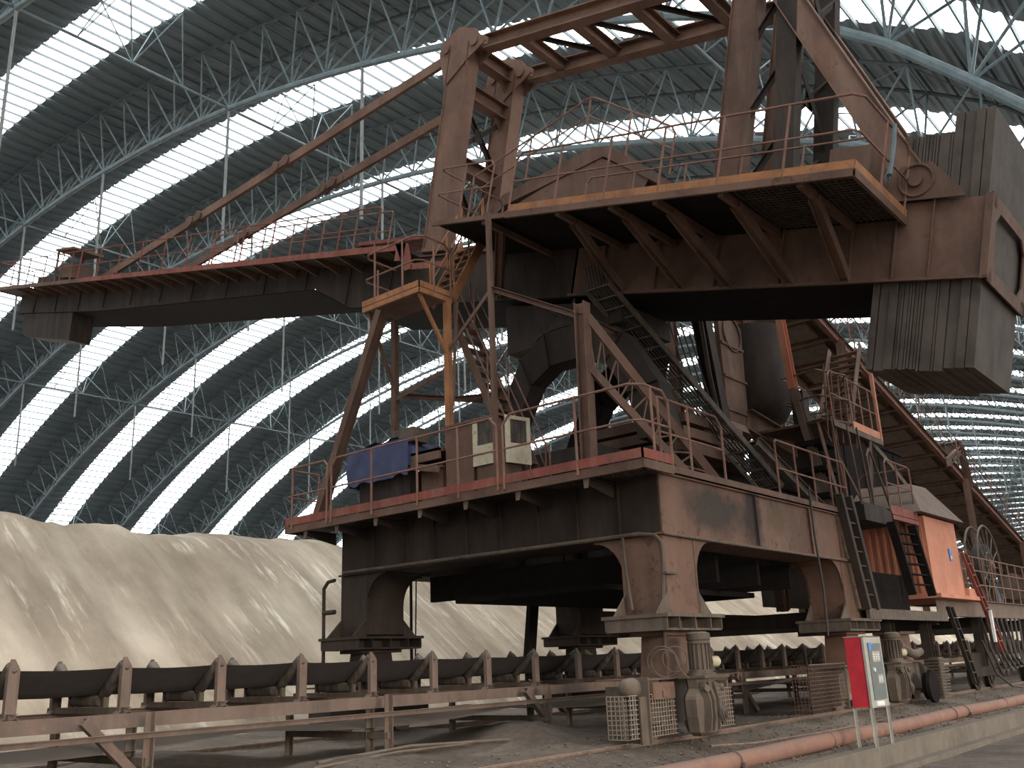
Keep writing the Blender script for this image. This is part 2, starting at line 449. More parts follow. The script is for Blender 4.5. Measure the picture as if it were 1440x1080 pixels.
# ------------------------------------------------------------------ ground
def hgt(x, y):
    n = noise.noise(Vector((x*.5, y*.5, 3)))*.06+noise.noise(Vector((x*1.7, y*1.7, 9)))*.035+noise.noise(Vector((x*5, y*5, 1)))*.012
    if y < 5.36: return -.60+n*.25
    base = -.25 if y < 6.3 else -.25+(y-6.3)/.9*.19 if y < 7.2 else -.06
    if y > 7.7: base = -.06+.0*min(1, (y-7.7)/1.5)
    n *= .35 if y < 7.7 else 1
    # heaps under the belt
    for hx, hy, hh, hr in ((11.6, 9.6, .22, .8), (8.2, 9.2, .16, .9), (5.6, 9.0, .1, 1.2), (7.0, 11.9, .2, 1.3), (12.5, 10.6, .2, 1.4)):
        d = math.hypot(x-hx, y-hy); n += hh*math.exp(-(d/hr)**2)
    return base+n
def axis(a, b, s0): 
    out = [a]
    while out[-1] < b: out.append(out[-1]+s0(out[-1]))
    return out
gx = axis(-33.9, 20, lambda v: .8 if v < 3 else .16)+axis(20.3, 460, lambda v: .35+(v-20)*.06)
gy = axis(-60, 3.0, lambda v: max(.2, -v*.15 if v < 0 else .2))
gy = [v for v in gy if v < 3.2]+axis(3.3, 16, lambda v: .09 if 5.2 < v < 5.5 else .17)+axis(16.3, 160, lambda v: .8+(v-16)*.1)
struct(MB().sheet([[(x, y, hgt(x, y)) for y in gy] for x in gx]).build('floor', 'ground', recalc=False))
mb = MB(); pts = []
mb.box(-30, 120, 5.22, 5.42, -1.0, -.24)
mb.box(-30, 120, 5.05, 5.24, -1.0, -.52)
struct(mb.build('trim_2', 'concrete'))

# stones
mb = MB(); rs = random.Random(3)
for i in range(2600):
    t = rs.random()
    if t < .62: x = 8+rs.random()**1.6*26; y = 6.15+rs.random()*1.15
    elif t < .85: x = 7+rs.random()*16; y = 7.6+rs.random()*1.2
    else: x = 8+rs.random()*16; y = 5.45+rs.random()*.3
    r = .008+.02*rs.random()**2; z = hgt(x, y)
    vs = [Vector((rs.uniform(-1, 1), rs.uniform(-1, 1), rs.uniform(-.6, .8))).normalized()*r*rs.uniform(.7, 1.3) for _ in range(6)]
    o6 = [(1, 0, 0), (-1, 0, 0), (0, 1, 0), (0, -1, 0), (0, 0, 1), (0, 0, -1)]
    vs = [(x+a*r*rs.uniform(.6, 1.4), y+b*r*rs.uniform(.6, 1.4), z+r*.4+c*r*rs.uniform(.5, 1)) for a, b, c in o6]
    mb.add(vs, [(0, 2, 4), (2, 1, 4), (1, 3, 4), (3, 0, 4), (2, 0, 5), (1, 2, 5), (3, 1, 5), (0, 3, 5)])
tag(mb.build('ballast_stones', 'dusty', smooth=False), 'loose grey ballast stones scattered beside the near rail', 'gravel', kind='stuff')

# ------------------------------------------------------------------ stockpile
def pile_z(x, y):
    wob = noise.noise(Vector((x*.09, 0, 5)))*1.3+noise.noise(Vector((x*.35, 2, 5)))*.35+noise.noise(Vector((x*1.3, 2, 5)))*.12
    crest = 5.12+wob*.42+max(0, 11.5-x)*.10+noise.noise(Vector((x*3.1, y*1.5, 2)))*.07
    foot = 17.4+noise.noise(Vector((x*.15, 7, 1)))*.5
    s = (y-foot)*.76
    gul = noise.noise(Vector((x*.9+y*.05, y*.07, 0)))*.34+noise.noise(Vector((x*2.6, y*.12, 4)))*.16
    z = s+gul*min(1, max(0, s)*.8)
    back = crest-(max(0, y-foot-crest/.76-2.2))*.25+noise.noise(Vector((x*.4, y*.4, 8)))*.3
    k = .22
    z = -math.log(math.exp(-z/k)+math.exp(-back/k))*k if max(z, back) < 60 else min(z, back)
    return max(z, -.4)-.05
px_ = axis(-20, 45, lambda v: .22)+axis(45.5, 430, lambda v: .6+(v-45)*.05)
py_ = axis(16.4, 28, lambda v: .22)+axis(28.5, 60, lambda v: 1.2)
tag(MB().sheet([[(x, y, pile_z(x, y)) for y in py_] for x in px_]).build('ore_stockpile', 'pile', recalc=False),
    'long pale beige heap of powdered ore sloping down behind the belt conveyor', 'stockpile', kind='stuff')

# ------------------------------------------------------------------ rails, pipe
def rail(y, lab):
    m_ = MB()
    prof = [(-.06, -.13), (.06, -.13), (.06, -.115), (.012, -.10), (.012, -.035), (.036, -.028), (.036, 0), (-.036, 0), (-.036, -.028), (-.012, -.035), (-.012, -.10), (-.06, -.115)]
    m_.prism([(-25, y+a, b) for a, b in prof], (200, 0, 0))
    return tag(m_.build('crane_rail', 'rail'), lab, 'rail', 'crane rails')
rail(7.44, 'near steel crane rail running beside the red pipe under the near bogies')
rail(13.94, 'far steel crane rail behind the belt conveyor at the foot of the stockpile')
p = thing('water_pipe', 'long dusty salmon pink pipe lying beside the kerb', 'pipe', (12, 5.85, -.27))
m_ = MB(); seg = axis(-20, 110, lambda v: 6.0)
m_.tube([(x, 5.85+.015*math.sin(x*.7), -.155+.008*math.sin(x)) for x in axis(-20, 110, lambda v: 1.0)], .112, 20)
m_.build('pipe_run', 'pipe', p)
for x in (11.05, 13.9, 16.2, 19.8, 20.6, 23.5, 26.5): MB().ring((x, 5.85, -.155), (1, 0, 0), .118, .009, 28, 6).build('clamp', 'dusty', p)
for x in (11.05, 16.2, 20.6, 26.5): MB().box(x-.06, x+.10, 5.66, 5.76, -.33, -.235).box(x-.02, x+.02, 5.70, 5.735, -.24, -.16).build('pipe_support', 'dusty', p)
tag(MB().tube([(12.4, 6.9, -.12), (13.4, 6.75, -.16), (15.4, 6.62, -.17), (17.2, 6.6, -.17)], .022, 6).build('loose_bar', 'rail'), 'thin rusty bar lying on the ballast between rail and pipe', 'bar')

# ------------------------------------------------------------------ belt conveyor
cv = thing('belt_conveyor_frame', 'long dusty pink steel conveyor frame on short legs running between the rails', 'conveyor', (4, 10.7, 0))
for side, y in ((1, 9.86), (-1, 11.54)):
    MB().channel((-18, y, .66), (120, y, .66), .07, .145, .012, side=side).build('stringer', 'pink', cv)
MB().angle((-18, 9.42, .515), (120, 9.42, .55), .05, .055, .008).build('guard_angle', 'pink', cv)
for i, x in enumerate([-1.4, 1.95, 5.5, 8.82, 12.15, 15.4, 18.7, 22, 25.3, 28.6, 32, 36, 40, 45, 50, 55]):
    MB().angle((x, 9.50, -.08), (x, 9.50, .76 if i % 2 else .74), .075, .075, .012, (0, 1, 0)).build('leg', 'pink', cv)
    MB().angle((x, 9.86, -.08), (x, 9.86, .6), .075, .075, .012, (0, 1, 0)).build('leg', 'dusty', cv)
    MB().angle((x, 11.54, -.08), (x, 11.54, .6), .075, .075, .012, (0, 1, 0)).build('leg', 'dusty', cv)
    MB().beam((x, 9.5, .26), (x, 11.54, .26), .05, .08).build('cross_tie', 'dusty', cv)
for x in (4.85, 11.75, 18.6, 25.4):
    MB().channel((x, 9.62, .69), (x+.78, 9.60, -.05), .09, .09, .012).build('brace', 'pink', cv)
bl = thing('conveyor_belt', 'black rubber belt troughed over the idlers between the rails', 'conveyor belt', (4, 10.7, .95))
def trough(z0=0, t=.02):
    prof = []
    for u in range(0, 13):
        s_ = -1+2*u/12
        if abs(s_) < .36: y = s_*.78; z = 0
        else: y = s_*.78-math.copysign((abs(s_)-.36)*.12, s_); z = (abs(s_)-.36)*.42
        prof.append((10.7+y*.93, .93+z+z0))
    return prof
rows = []
for x in axis(-18, 70, lambda v: .2925):
    sag = .018*math.sin(PI*(((x-4.27) % 1.165)/1.165))
    rows.append([(x, y, z-sag) for y, z in trough()])
m_ = MB().sheet(rows); 
m_.build('carrying_run', 'belt', bl, recalc=False)
rows = []
for x in axis(-18, 70, lambda v: .4):
    sg = .10*abs(math.sin(PI*(x-2.3)/4.65))
    rows.append([(x, y, .47-sg+.03*math.cos((y-10.7)*4)) for y in (9.75, 10.0, 10.4, 10.7, 11.0, 11.4, 11.65)])
MB().sheet(rows).build('return_run', 'dusty', bl, recalc=False)
def idler():
    t = thing('idler_set', 'x', 'idler', (0, 10.7, .73))
    f = MB()
    f.angle((0, 9.84, .76), (0, 11.56, .76), .08, .06, .008)
    for y in (10.32, 11.08): f.box(-.03, .03, y-.02, y+.02, .76, .93)
    f.build('cross_frame', 'dusty', t)
    for s_ in (-1, 1):
        b = MB(); yo = 10.7+s_*.78
        b.prism([(-.055, yo, .74), (.055, yo, .74), (.055, yo, 1.20), (.02, yo-s_*.055, 1.305), (-.02, yo-s_*.055, 1.305), (-.055, yo, 1.20)], (0, s_*.012, 0))
        for e in (-1, 1): b.prism([(e*.055, yo, .74), (e*.055, yo, 1.20), (e*.055, yo-s_*.05, 1.22), (e*.055, yo-s_*.05, .74)], (-e*.01, 0, 0))
        b.prism([(-.10, yo+s_*.02, .725), (0, yo+s_*.02, .80), (.10, yo+s_*.02, .725), (.085, yo+s_*.02, .725), (0, yo+s_*.02, .785), (-.085, yo+s_*.02, .725)], (0, -s_*.1, 0))
        b.build('bracket', 'pink', t)
        rl = MB(); p0 = Vector((0, 10.7+s_*.745, 1.235)); p1 = Vector((0, 10.7+s_*.33, .925)); d = (p1-p0).normalized()
        rl.lathe(p0, d, [(0, .02), (.0, .058), (.015, .066), ((p1-p0).length-.015, .066), ((p1-p0).length, .058)], 16)
        rl.build('roller', 'roller', t)
    MB().lathe((0, 10.40, .862), (0, 1, 0), [(0, .058), (.015, .066), (.585, .066), (.6, .058)], 14).build('roller', 'roller', t)
    return t
i0 = idler()
idx = 0
for k in range(-6, 46):
    x = 4.27+1.165*k
    t = i0 if k == -6 else copy_tree(i0)
    t.location.x = x
    lab = {0: 'troughing idler set with pink bracket, leftmost one wholly in view', 1: 'idler set second from the left edge of the belt conveyor', 2: 'idler set third from the left edge of the belt conveyor',
           3: 'idler set fourth from the left, left of the far portal leg', 4: 'idler set fifth from the left, before the far left portal leg'}.get(
           k, 'idler set under the belt beneath the portal' if 4 < k < 14 else 'distant idler set beyond the machine' if k >= 14 else 'idler set at the near left end of the belt')
    tag(t, lab, 'idler', 'troughing idler sets along the belt')
#PART3

# ================================================================== STACKER: PORTAL
PX0, PX1, PY0, PY1, PZ0, PZ1 = 12.0, 19.6, 7.14, 14.24, 2.80, 3.72
pt = thing('stacker_portal', 'rusty brown steel portal with four arched legs straddling the belt conveyor', 'stacker portal', (15.8, 10.7, 0))
def xbeam(y0, y1):
    m = MB(); m.box(PX0+.02, PX1-.02, y0, y1, PZ0+.03, PZ1-.03); m.box(PX0-.03, PX1+.03, y0-.05, y1+.05, PZ1-.03, PZ1); m.box(PX0-.03, PX1+.03, y0-.05, y1+.05, PZ0, PZ0+.03)
    for x in ((15.1, 17.35, 18.75) if y0 < 10 else (13.6, 15.1, 16.6, 18.1)):
        m.box(x-.01, x+.01, y0-.045, y1+.045, PZ0, PZ1)
    return m
def ybeam(x0, x1):
    m = MB(); m.box(x0, x1, PY0+.02, PY1-.02, PZ0+.03, PZ1-.03); m.box(x0-.05, x1+.05, PY0+.1, PY1-.1, PZ0, PZ0+.03); m.box(x0-.05, x1+.05, PY0+.1, PY1-.1, PZ1-.03, PZ1)
    for i in range(8):
        y = 7.84+i*.78; m.box(x0-.045, x0, y-.01, y+.01, PZ0, PZ1-.02); m.box(x1, x1+.045, y-.01, y+.01, PZ0, PZ1-.02)
    return m
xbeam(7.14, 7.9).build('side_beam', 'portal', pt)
xbeam(13.48, 14.24).build('side_beam', 'brown_dark', pt)  # far beam and both cross beams: shade put into the colour
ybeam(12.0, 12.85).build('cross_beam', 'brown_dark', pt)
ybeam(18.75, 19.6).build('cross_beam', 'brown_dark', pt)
def haunch(t0, w0, dr, zt=2.82, zb=1.66, rad=.62):
    """outline in (t, z): straight outer edge, inner edge swelling in a quarter circle to the beam"""
    pts = [(t0, zt), (t0, zb), (t0+dr*w0, zb), (t0+dr*w0, zt-rad)]
    for i in range(1, 9):
        a = PI/2*i/8; pts.append((t0+dr*(w0+rad*.82*(1-math.cos(a))), zt-rad+rad*math.sin(a)*.93))
    pts.append((t0+dr*(w0+rad*.82), zt)); return pts
for lx, dx in ((12.0, 1), (19.6, -1)):
    for ly, dy in ((7.14, 1), (14.24, -1)):
        m = MB()
        m.prism([(t, ly+dy*.01, z) for t, z in haunch(lx, .92, dx)], (0, dy*.04, 0))
        m.prism([(t, ly+dy*.70, z) for t, z in haunch(lx, .92, dx)], (0, dy*.04, 0))
        m.prism([(lx+dx*.01, t, z) for t, z in haunch(ly, .72, dy)], (dx*.04, 0, 0))
        m.prism([(lx+dx*.88, t, z) for t, z in haunch(ly, .72, dy)], (dx*.04, 0, 0))
        hx = haunch(lx, .92, dx)[2:]; m.sheet([[(t, ly+dy*.02, z), (t, ly+dy*.73, z)] for t, z in hx])
        hy = haunch(ly, .72, dy)[2:]; m.sheet([[(lx+dx*.02, t, z), (lx+dx*.9, t, z)] for t, z in hy])
        m.box(min(lx, lx+dx*.94), max(lx, lx+dx*.94), min(ly, ly+dy*.74), max(ly, ly+dy*.74), 1.66, 1.70)
        near = ly < 10
        lg = m.build('leg', 'portal' if near else 'brown_dark', pt)  # far legs get the darker tone, their shade put into the colour
        f = MB(); cx, cy = lx+dx*.46, ly+dy*.36
        f.box(cx-.82, cx+.82, cy-.56, cy+.56, 1.62, 1.67)
        f.box(cx-.80, cx+.80, cy-.50, cy+.50, 1.44, 1.47)
        for e in (-.78, -.45, 0, .45, .78): f.box(cx+e-.012, cx+e+.012, cy-.52, cy+.52, 1.46, 1.63)
        f.box(cx-.6, cx+.6, cy-.3, cy+.3, 1.44, 1.63)
        for e in (-1, 1):
            f.prism([(cx+e*.44, cy-.37, 1.66), (cx+e*.80, cy-.37, 1.66), (cx+e*.44, cy-.37, 2.0)], (0, .03, 0))
            f.prism([(cx+e*.44, cy+.34, 1.66), (cx+e*.80, cy+.34, 1.66), (cx+e*.44, cy+.34, 2.0)], (0, .03, 0))
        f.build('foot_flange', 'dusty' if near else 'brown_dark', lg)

# deck walkway round the front of the portal
DZ = 3.75
dk = thing('portal_walkway', 'red edged checker plate walkway cantilevered off the front of the portal', 'walkway', (11.6, 10.7, 3.7))
m = MB(); m.box(11.22, 12.05, 7.0, 14.95, DZ-.045, DZ-.035)
m.box(11.22, 12.0, 6.92, 7.2, DZ-.045, DZ-.035)
m.build('deck_plate', 'brown_dark', dk)
m = MB()
for i in range(26):
    for j in range(2): m.beam((11.24+.78*j*.5, 6.95+i*.075, DZ-.055), (11.24+.39*(j+1), 6.99+i*.075, DZ-.055), .006, .03)
m.build('grating', 'dusty', dk)
m = MB()
m.box(11.19, 11.215, 6.86, 14.97, DZ+.03, DZ+.17); m.box(11.19, 12.0, 6.86, 6.885, DZ+.03, DZ+.17); m.box(11.19, 11.9, 14.95, 14.97, DZ+.03, DZ+.17)
m.build('kick_plate', 'red', dk)
m = MB()
m.channel((11.24, 6.86, DZ-.05), (11.24, 14.97, DZ-.05), .06, .13, .012, side=-1); m.channel((11.2, 6.89, DZ-.05), (12.02, 6.89, DZ-.05), .06, .13, .012)
m.channel((11.2, 14.95, DZ-.05), (12.02, 14.95, DZ-.05), .06, .13, .012)
m.build('edge_channel', 'brown', dk)
for y in (7.9, 9.2, 10.3, 11.35, 12.45, 13.5, 14.4):
    m = MB(); m.prism([(12.0, y, DZ-.12), (11.27, y, DZ-.12), (11.27, y, DZ-.20), (12.0, y, DZ-.34)], (0, .012, 0)); m.box(11.27, 12.0, y-.05, y+.06, DZ-.125, DZ-.112)
    b = m.build('bracket', 'brown_dark', dk)
    MB().prism([(11.26, y-.05, DZ-.11), (11.26, y+.06, DZ-.11), (11.26, y+.05, DZ-.25), (11.26, y-.02, DZ-.25)], (.012, 0, 0)).build('end_plate', 'pink', b)
m = MB(); m.box(12.0, 19.6, 7.06, 7.9, DZ-.03, DZ-.015); m.box(12.0, 19.6, 7.06, 7.12, DZ-.03, DZ+.09); m.build('side_deck', 'brown', dk)
m = MB(); m.box(12.0, 12.86, 7.9, 14.2, DZ-.03, DZ-.015); m.box(12.0, 19.6, 13.5, 14.2, DZ-.03, DZ-.015); m.box(18.74, 19.6, 7.9, 13.5, DZ-.03, DZ-.015); m.build('side_deck', 'brown', dk)
guardrail(dk, [(11.2, 9.42, DZ), (11.2, 6.88, DZ), (12.03, 6.88, DZ)], 1.13, posts=[(11.2, 9.42, DZ), (11.2, 8.0, DZ), (11.55, 6.88, DZ), (12.03, 6.88, DZ)], curve=.16)
guardrail(dk, [(11.2, 13.6, DZ), (11.2, 9.55, DZ)], 1.13, posts=[(11.2, 13.6, DZ), (11.2, 12.5, DZ), (11.2, 11.35, DZ), (11.2, 10.4, DZ), (11.2, 9.55, DZ)], curve=.14)
guardrail(dk, [(11.2, 13.72, DZ), (11.2, 14.95, DZ), (12.0, 14.95, DZ)], 1.13, posts=[(11.2, 13.72, DZ), (11.2, 14.75, DZ), (11.35, 14.95, DZ), (12.0, 14.95, DZ)], curve=.1, close=(True, False))
guardrail(dk, [(12.1, 7.1, DZ), (14.1, 7.1, DZ)], 1.13, posts=[(12.1, 7.1, DZ), (13.0, 7.1, DZ), (14.1, 7.1, DZ)], close=(False, True), curve=.16)
guardrail(dk, [(16.2, 7.12, DZ), (19.5, 7.12, DZ)], 1.1, step=.85, curve=.06)
# pipes strapped to the near corner of the portal
cp = thing('conduit', 'grey brown conduit pipe bent down the corner of the near portal leg', 'conduit pipe', (11.93, 7.3, 1.2))
m = MB(); m.tube([(11.93, 14.1, 2.86), (11.93, 7.5, 2.83), (11.93, 7.22, 2.78), (11.92, 7.12, 2.68), (11.92, 7.1, 2.5), (11.92, 7.16, 1.9), (11.92, 7.2, 1.2), (11.95, 7.2, 1.05)], .03, 8)
m.tube([(11.93, 7.78, 2.84), (11.93, 7.76, 2.3), (11.93, 7.70, 1.75)], .024, 8)
m.tube([(11.98, 7.1, 2.80), (14, 7.1, 2.79), (17, 7.1, 2.79), (19.5, 7.1, 2.79)], .02, 6)
m.build('pipe_run', 'dusty', cp)
MB().box(11.88, 12.2, 7.05, 7.12, 2.22, 2.25).build('clamp', 'dusty', cp)
tag(MB().tube([(17.32, 7.03, 4.1), (17.3, 7.03, 3.2), (17.27, 6.98, 2.2), (17.25, 7.0, 1.35)], .022, 8).build('hanging_cable', 'cable'), 'dark cable hanging down the near side beam of the portal', 'cable')
m = MB()
for i, (cy, cz, r) in enumerate(((7.12, 1.05, .17), (7.17, 1.02, .21), (6.98, 1.0, .19))): m.ring((11.85-.05*i, cy+.12*i-.1, cz), (1, .35, .15*i), r, .009, 28, 5)
m.tube([(11.8, 7.0, 1.15), (11.7, 6.85, .9), (11.8, 6.8, .8)], .01, 5)
tag(m.build('cable_coil', 'dusty'), 'loops of thin wire hanging from the conduit above the near bogie', 'cable')

# ------------------------------------------------------------------ bogies
def bogie(name, cx, cy, lab, mat='dusty', full=True):
    t = thing(name, lab, 'bogie', (cx, cy, 0), 'travel bogies of the stacker')
    m = MB()
    for s_ in (-1, 1): m.prism([(cx-1.15, cy+s_*.24, .22), (cx+1.15, cy+s_*.24, .22), (cx+1.15, cy+s_*.24, .62), (cx+.55, cy+s_*.24, .80), (cx-.55, cy+s_*.24, .80), (cx-1.15, cy+s_*.24, .62)], (0, s_*.03, 0))
    m.box(cx-1.15, cx+1.15, cy-.24, cy+.24, .60, .64); m.box(cx-1.2, cx-1.15, cy-.3, cy+.3, .1, .72); m.box(cx+1.15, cx+1.2, cy-.3, cy+.3, .1, .72)
    m.build('frame', mat, t)
    m = MB(); m.prism([(cx-.42, cy-.22, .78), (cx+.42, cy-.22, .78), (cx+.30, cy-.22, 1.44), (cx-.30, cy-.22, 1.44)], (0, .44, 0)); m.box(cx-.5, cx+.5, cy-.3, cy+.3, 1.38, 1.44); m.box(cx-1.25, cx+.6, cy-.42, cy+.42, .79, .815)
    m.build('saddle', 'brown' if mat == 'dusty' else mat, t)
    for wx in (cx-.72, cx+.72):
        m = MB(); m.lathe((wx, cy-.075, .25), (0, 1, 0), [(0, .285), (.02, .285), (.03, .25), (.12, .25), (.13, .285), (.15, .285)], 28); m.cyl((wx, cy-.3, .25), (wx, cy+.3, .25), .07, 12)
        m.build('wheel', 'rail', t)
    return t
b1 = bogie('travel_bogie', 12.46, 7.5, 'near left bogie with wire mesh wheel guards and a round buffer')
for x0, x1 in ((10.60, 10.84), (11.06, 11.78), (12.8, 13.42)):        # wheel guards of welded mesh
    m = MB()
    m.mesh_grid((x0, 7.02, .10), (x1-x0, 0, 0), (0, 0, .52), int((x1-x0)/.06), 9, .008)
    m.mesh_grid((x0, 7.02, .10), (0, .32, 0), (0, 0, .52), 5, 9, .008)
    m.mesh_grid((x1, 7.02, .10), (0, .25, 0), (0, 0, .52), 4, 9, .008)
    m.build('mesh_guard', 'mesh', b1)
m = MB(); m.lathe((11.28, 7.2, .70), (-1, 0, 0), [(0, .06), (.1, .09), (.22, .135), (.32, .14), (.42, .125), (.48, .08), (.5, .02)], 20); m.lathe((11.28, 7.2, .70), (1, 0, 0), [(0, .1), (.3, .1)], 14); m.build('buffer', 'dusty', b1)
m = MB(); m.box(10.86, 11.02, 7.0, 7.03, .02, .60); m.box(11.02, 11.05, 6.96, 7.26, .02, .84); m.build('rail_guard', 'dusty', b1)
m = MB(); m.box(11.2, 11.75, 7.0, 7.2, .55, .76); m.box(11.42, 11.56, 6.98, 7.0, .58, .66); m.build('axle_box', 'brown', b1)
g1 = thing('drive_gearmotor', 'large vertical gearmotor on the near left bogie, dusty finned gear case below', 'gearmotor', (12.2, 6.85, .03), 'travel drive gearmotors')
def gearmotor(t, cx, cy, k=1.0):
    m = MB(); m.lathe((cx, cy, .86), (0, 0, 1), [(0, .17), (.03, .17), (.035, .135), (.38, .135), (.385, .16), (.40, .16), (.42, .15), (.44, .165), (.52, .165), (.545, .10)], 24)
    for a in range(16):
        c_, s_ = math.cos(a*PI/8), math.sin(a*PI/8); m.beam((cx+c_*.145, cy+s_*.145, .90), (cx+c_*.145, cy+s_*.145, 1.24), .008, .03, (c_, s_, 0))
    m.build('motor', 'dusty', t)
    MB().lathe((cx+.17, cy-.08, 1.0), (.5, -.4, 0), [(0, .02), (0, .06), (.04, .075), (.10, .07), (.13, .03)], 14).build('terminal_box', 'cream', t)
    m = MB(); m.box(cx-.26, cx+.42, cy-.2, cy+.22, .79, .82); m.lathe((cx, cy, .82), (0, 0, 1), [(0, .2), (.04, .2)], 20)
    m.build('flange', 'dusty', t)
    m = MB(); k0 = None; rows = []
    for z, rx, ry in ((.05, .19, .14), (.10, .26, .19), (.30, .29, .205), (.52, .30, .21), (.56, .28, .20), (.66, .20, .165), (.79, .22, .18)):
        ring_ = []
        for q in range(9):
            a = PI/8+q*PI/4; ring_.append((cx-.02+rx*1.08*math.cos(a), cy+.02+ry*1.08*math.sin(a), z))
        rows.append(ring_)
    m.sheet(rows); m.add(rows[0][:8], [tuple(range(8))]); m.add(rows[-1][:8], [tuple(range(8))])
    for x in (-.22, -.12, .02): m.prism([(cx+x-.012, cy-.2, .12), (cx+x-.012, cy-.235, .3), (cx+x-.012, cy-.235, .5), (cx+x-.012, cy-.17, .74), (cx+x-.012, cy-.1, .74), (cx+x-.012, cy-.1, .12)], (.024, 0, 0))
    for e in (-1, 1): m.lathe((cx+e*.2-.02, cy-.17, .66), (e*.6, -1, 0), [(0, .05), (.05, .045)], 10)
    m.build('gear_case', 'dusty', t, smooth=False)
    m = MB(); m.lathe((cx+.12, cy-.19, .32), (.25, -1, 0), [(0, .13), (.03, .13), (.035, .10), (.05, .10), (.055, .06), (.07, .06), (.075, .03)], 20); m.build('output_cover', 'roller', t)
gearmotor(g1, 12.12, 6.78)
b2 = bogie('travel_bogie', 19.15, 7.5, 'near right bogie with a big mesh cage just left of the red control cabinet')
m = MB(); m.mesh_grid((16.25, 7.02, .06), (1.55, 0, 0), (0, 0, .8), 22, 12, .007); m.mesh_grid((16.25, 7.02, .06), (0, .32, 0), (0, 0, .8), 5, 12, .006); m.build('mesh_guard', 'brown', b2)
m = MB(); m.tube([(16.22, 7.0, .86), (17.82, 7.0, .86), (17.82, 7.0, .05)], .014, 6); m.build('guard_frame', 'dusty', b2)
b2b = bogie('travel_bogie', 22.2, 7.5, 'bogie with finned spring pack and black flywheel, right of the red control cabinet')
m = MB()
for i in range(13): m.box(22.62, 23.18, 6.75, 7.05, .02+.065*i, .05+.065*i)
m.box(22.7, 23.1, 6.8, 7.0, 0, .86); m.build('spring_pack', 'dusty', b2b)
MB().lathe((22.2, 6.78, .28), (0, 1, 0), [(0, .1), (.02, .34), (.10, .34), (.12, .28), (.2, .28)], 28).build('flywheel', 'black', b2b)
g2 = thing('drive_gearmotor', 'second vertical gearmotor, just right of the red control cabinet', 'gearmotor', (20.2, 6.85, .03), 'travel drive gearmotors')
gearmotor(g2, 20.1, 6.85); 
m = MB(); m.tube([(20.6, 6.9, 1.15), (21.2, 6.9, 1.0), (21.7, 6.95, .95), (22.2, 7, 1.0)], .09, 10); m.build('brake_arm', 'dusty', g2)
bogie('travel_bogie', 12.46, 13.9, 'far left bogie behind the belt conveyor, in shade', 'brown_dark')  # far bogies: shade put into the colour through the dark tone
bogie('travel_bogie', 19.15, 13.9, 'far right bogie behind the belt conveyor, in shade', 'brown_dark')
for (cx, cy, lab) in ((14.9, 13.9, 'dark platform and post hung from the far side beam left of the far right leg'),):
    t = thing('service_ladder', lab, 'ladder', (17.6, 13.95, .9))
    m = MB(); m.beam((17.7, 14.1, 2.8), (17.4, 14.1, 1.1), .12, .3); m.box(17.1, 18.3, 13.8, 14.3, 1.15, 1.22); m.tube([(17.0, 13.9, 1.2), (17.1, 13.9, .9), (17.3, 13.9, .8)], .02, 6)
    m.build('post', 'black', t)
for x, lab in ((11.9, 'thin hooped handrail standing outside the far left portal leg'),):
    tag(MB().tube([(11.9, 14.4, .9), (11.9, 14.6, 1.0), (11.9, 14.62, 2.6), (11.9, 14.5, 2.72), (11.9, 14.3, 2.74)], .035, 8).tube([(11.9, 14.3, 2.15), (11.9, 14.62, 2.15)], .05, 6).build('hoop_rail', 'brown_dark'), lab, 'handrail')
tag(MB().tube([(13.9, 14.3, 2.8), (13.9, 14.3, 1.0)], .03, 6).tube([(14.05, 14.3, 2.8), (14.0, 14.3, .9)], .014, 6).build('conduit', 'black'), 'pair of thin dark conduits inside the far left portal leg', 'conduit pipe')
m = MB(); m.box(13.2, 18.6, 9.0, 12.4, 2.2, 2.3)
for x in (13.6, 15.2, 16.8, 18.2): m.box(x-.05, x+.05, 8.0, 13.4, 2.3, 2.78)
tag(m.build('belly_chute_frame', 'black'), 'dark frame and plates slung under the portal over the belt', 'frame')

# red control cabinet on legs
cb = thing('control_cabinet', 'bright red and grey control cabinet on thin legs beside the pipe', 'control cabinet', (14.38, 5.34, -.25))
MB().box(14.05, 14.72, 5.22, 5.47, .29, 1.25).build('body', 'cabinet_red', cb)
m = MB(); m.box(14.04, 14.73, 5.19, 5.222, .28, 1.26); m.box(14.04, 14.73, 5.19, 5.48, 1.25, 1.262); d_ = m.build('door_frame', 'cabinet_grey', cb)
MB().box(14.16, 14.66, 5.178, 5.192, .38, 1.16).build('door', 'panel_grey', cb)
MB().box(14.17, 14.27, 5.172, 5.179, 1.07, 1.17).build('blue_label', 'blue_label', cb)
m = MB(); m.box(14.27, 14.57, 5.172, 5.179, .90, 1.05); m.build('rating_plate', 'cabinet_grey', cb)
m = MB(); m.box(14.38, 14.6, 5.172, 5.179, .60, .72); m.build('rating_plate', 'cabinet_grey', cb)
m = MB()
for cx, cz, h in ((14.33, .975, .07), (14.42, .975, .07), (14.51, .975, .07), (14.44, .66, .05), (14.53, .66, .05)):
    m.box(cx-.028, cx+.028, 5.168, 5.1725, cz+h*.35, cz+h*.55); m.box(cx-.006, cx+.006, 5.168, 5.1725, cz-h*.6, cz+h*.6); m.box(cx-.028, cx+.028, 5.168, 5.1725, cz-h*.15, cz+h*.02); m.box(cx-.028, cx+.028, 5.168, 5.1725, cz-h*.6, cz-h*.45)
m.build('lettering', 'white', cb)
MB().lathe((14.27, 5.178, .79), (0, -1, 0), [(0, .03), (.02, .03), (.025, .015)], 14).build('knob', 'white', cb)
MB().box(14.2, 14.5, 5.172, 5.19, .30, .36).build('placard', 'white', cb)
for x in (14.07, 14.70):
    for y in (5.21, 5.46): MB().angle((x, y, -.30), (x, y, .30), .035, .035, .006, (0, 1, 0)).build('leg', 'cabinet_grey', cb)

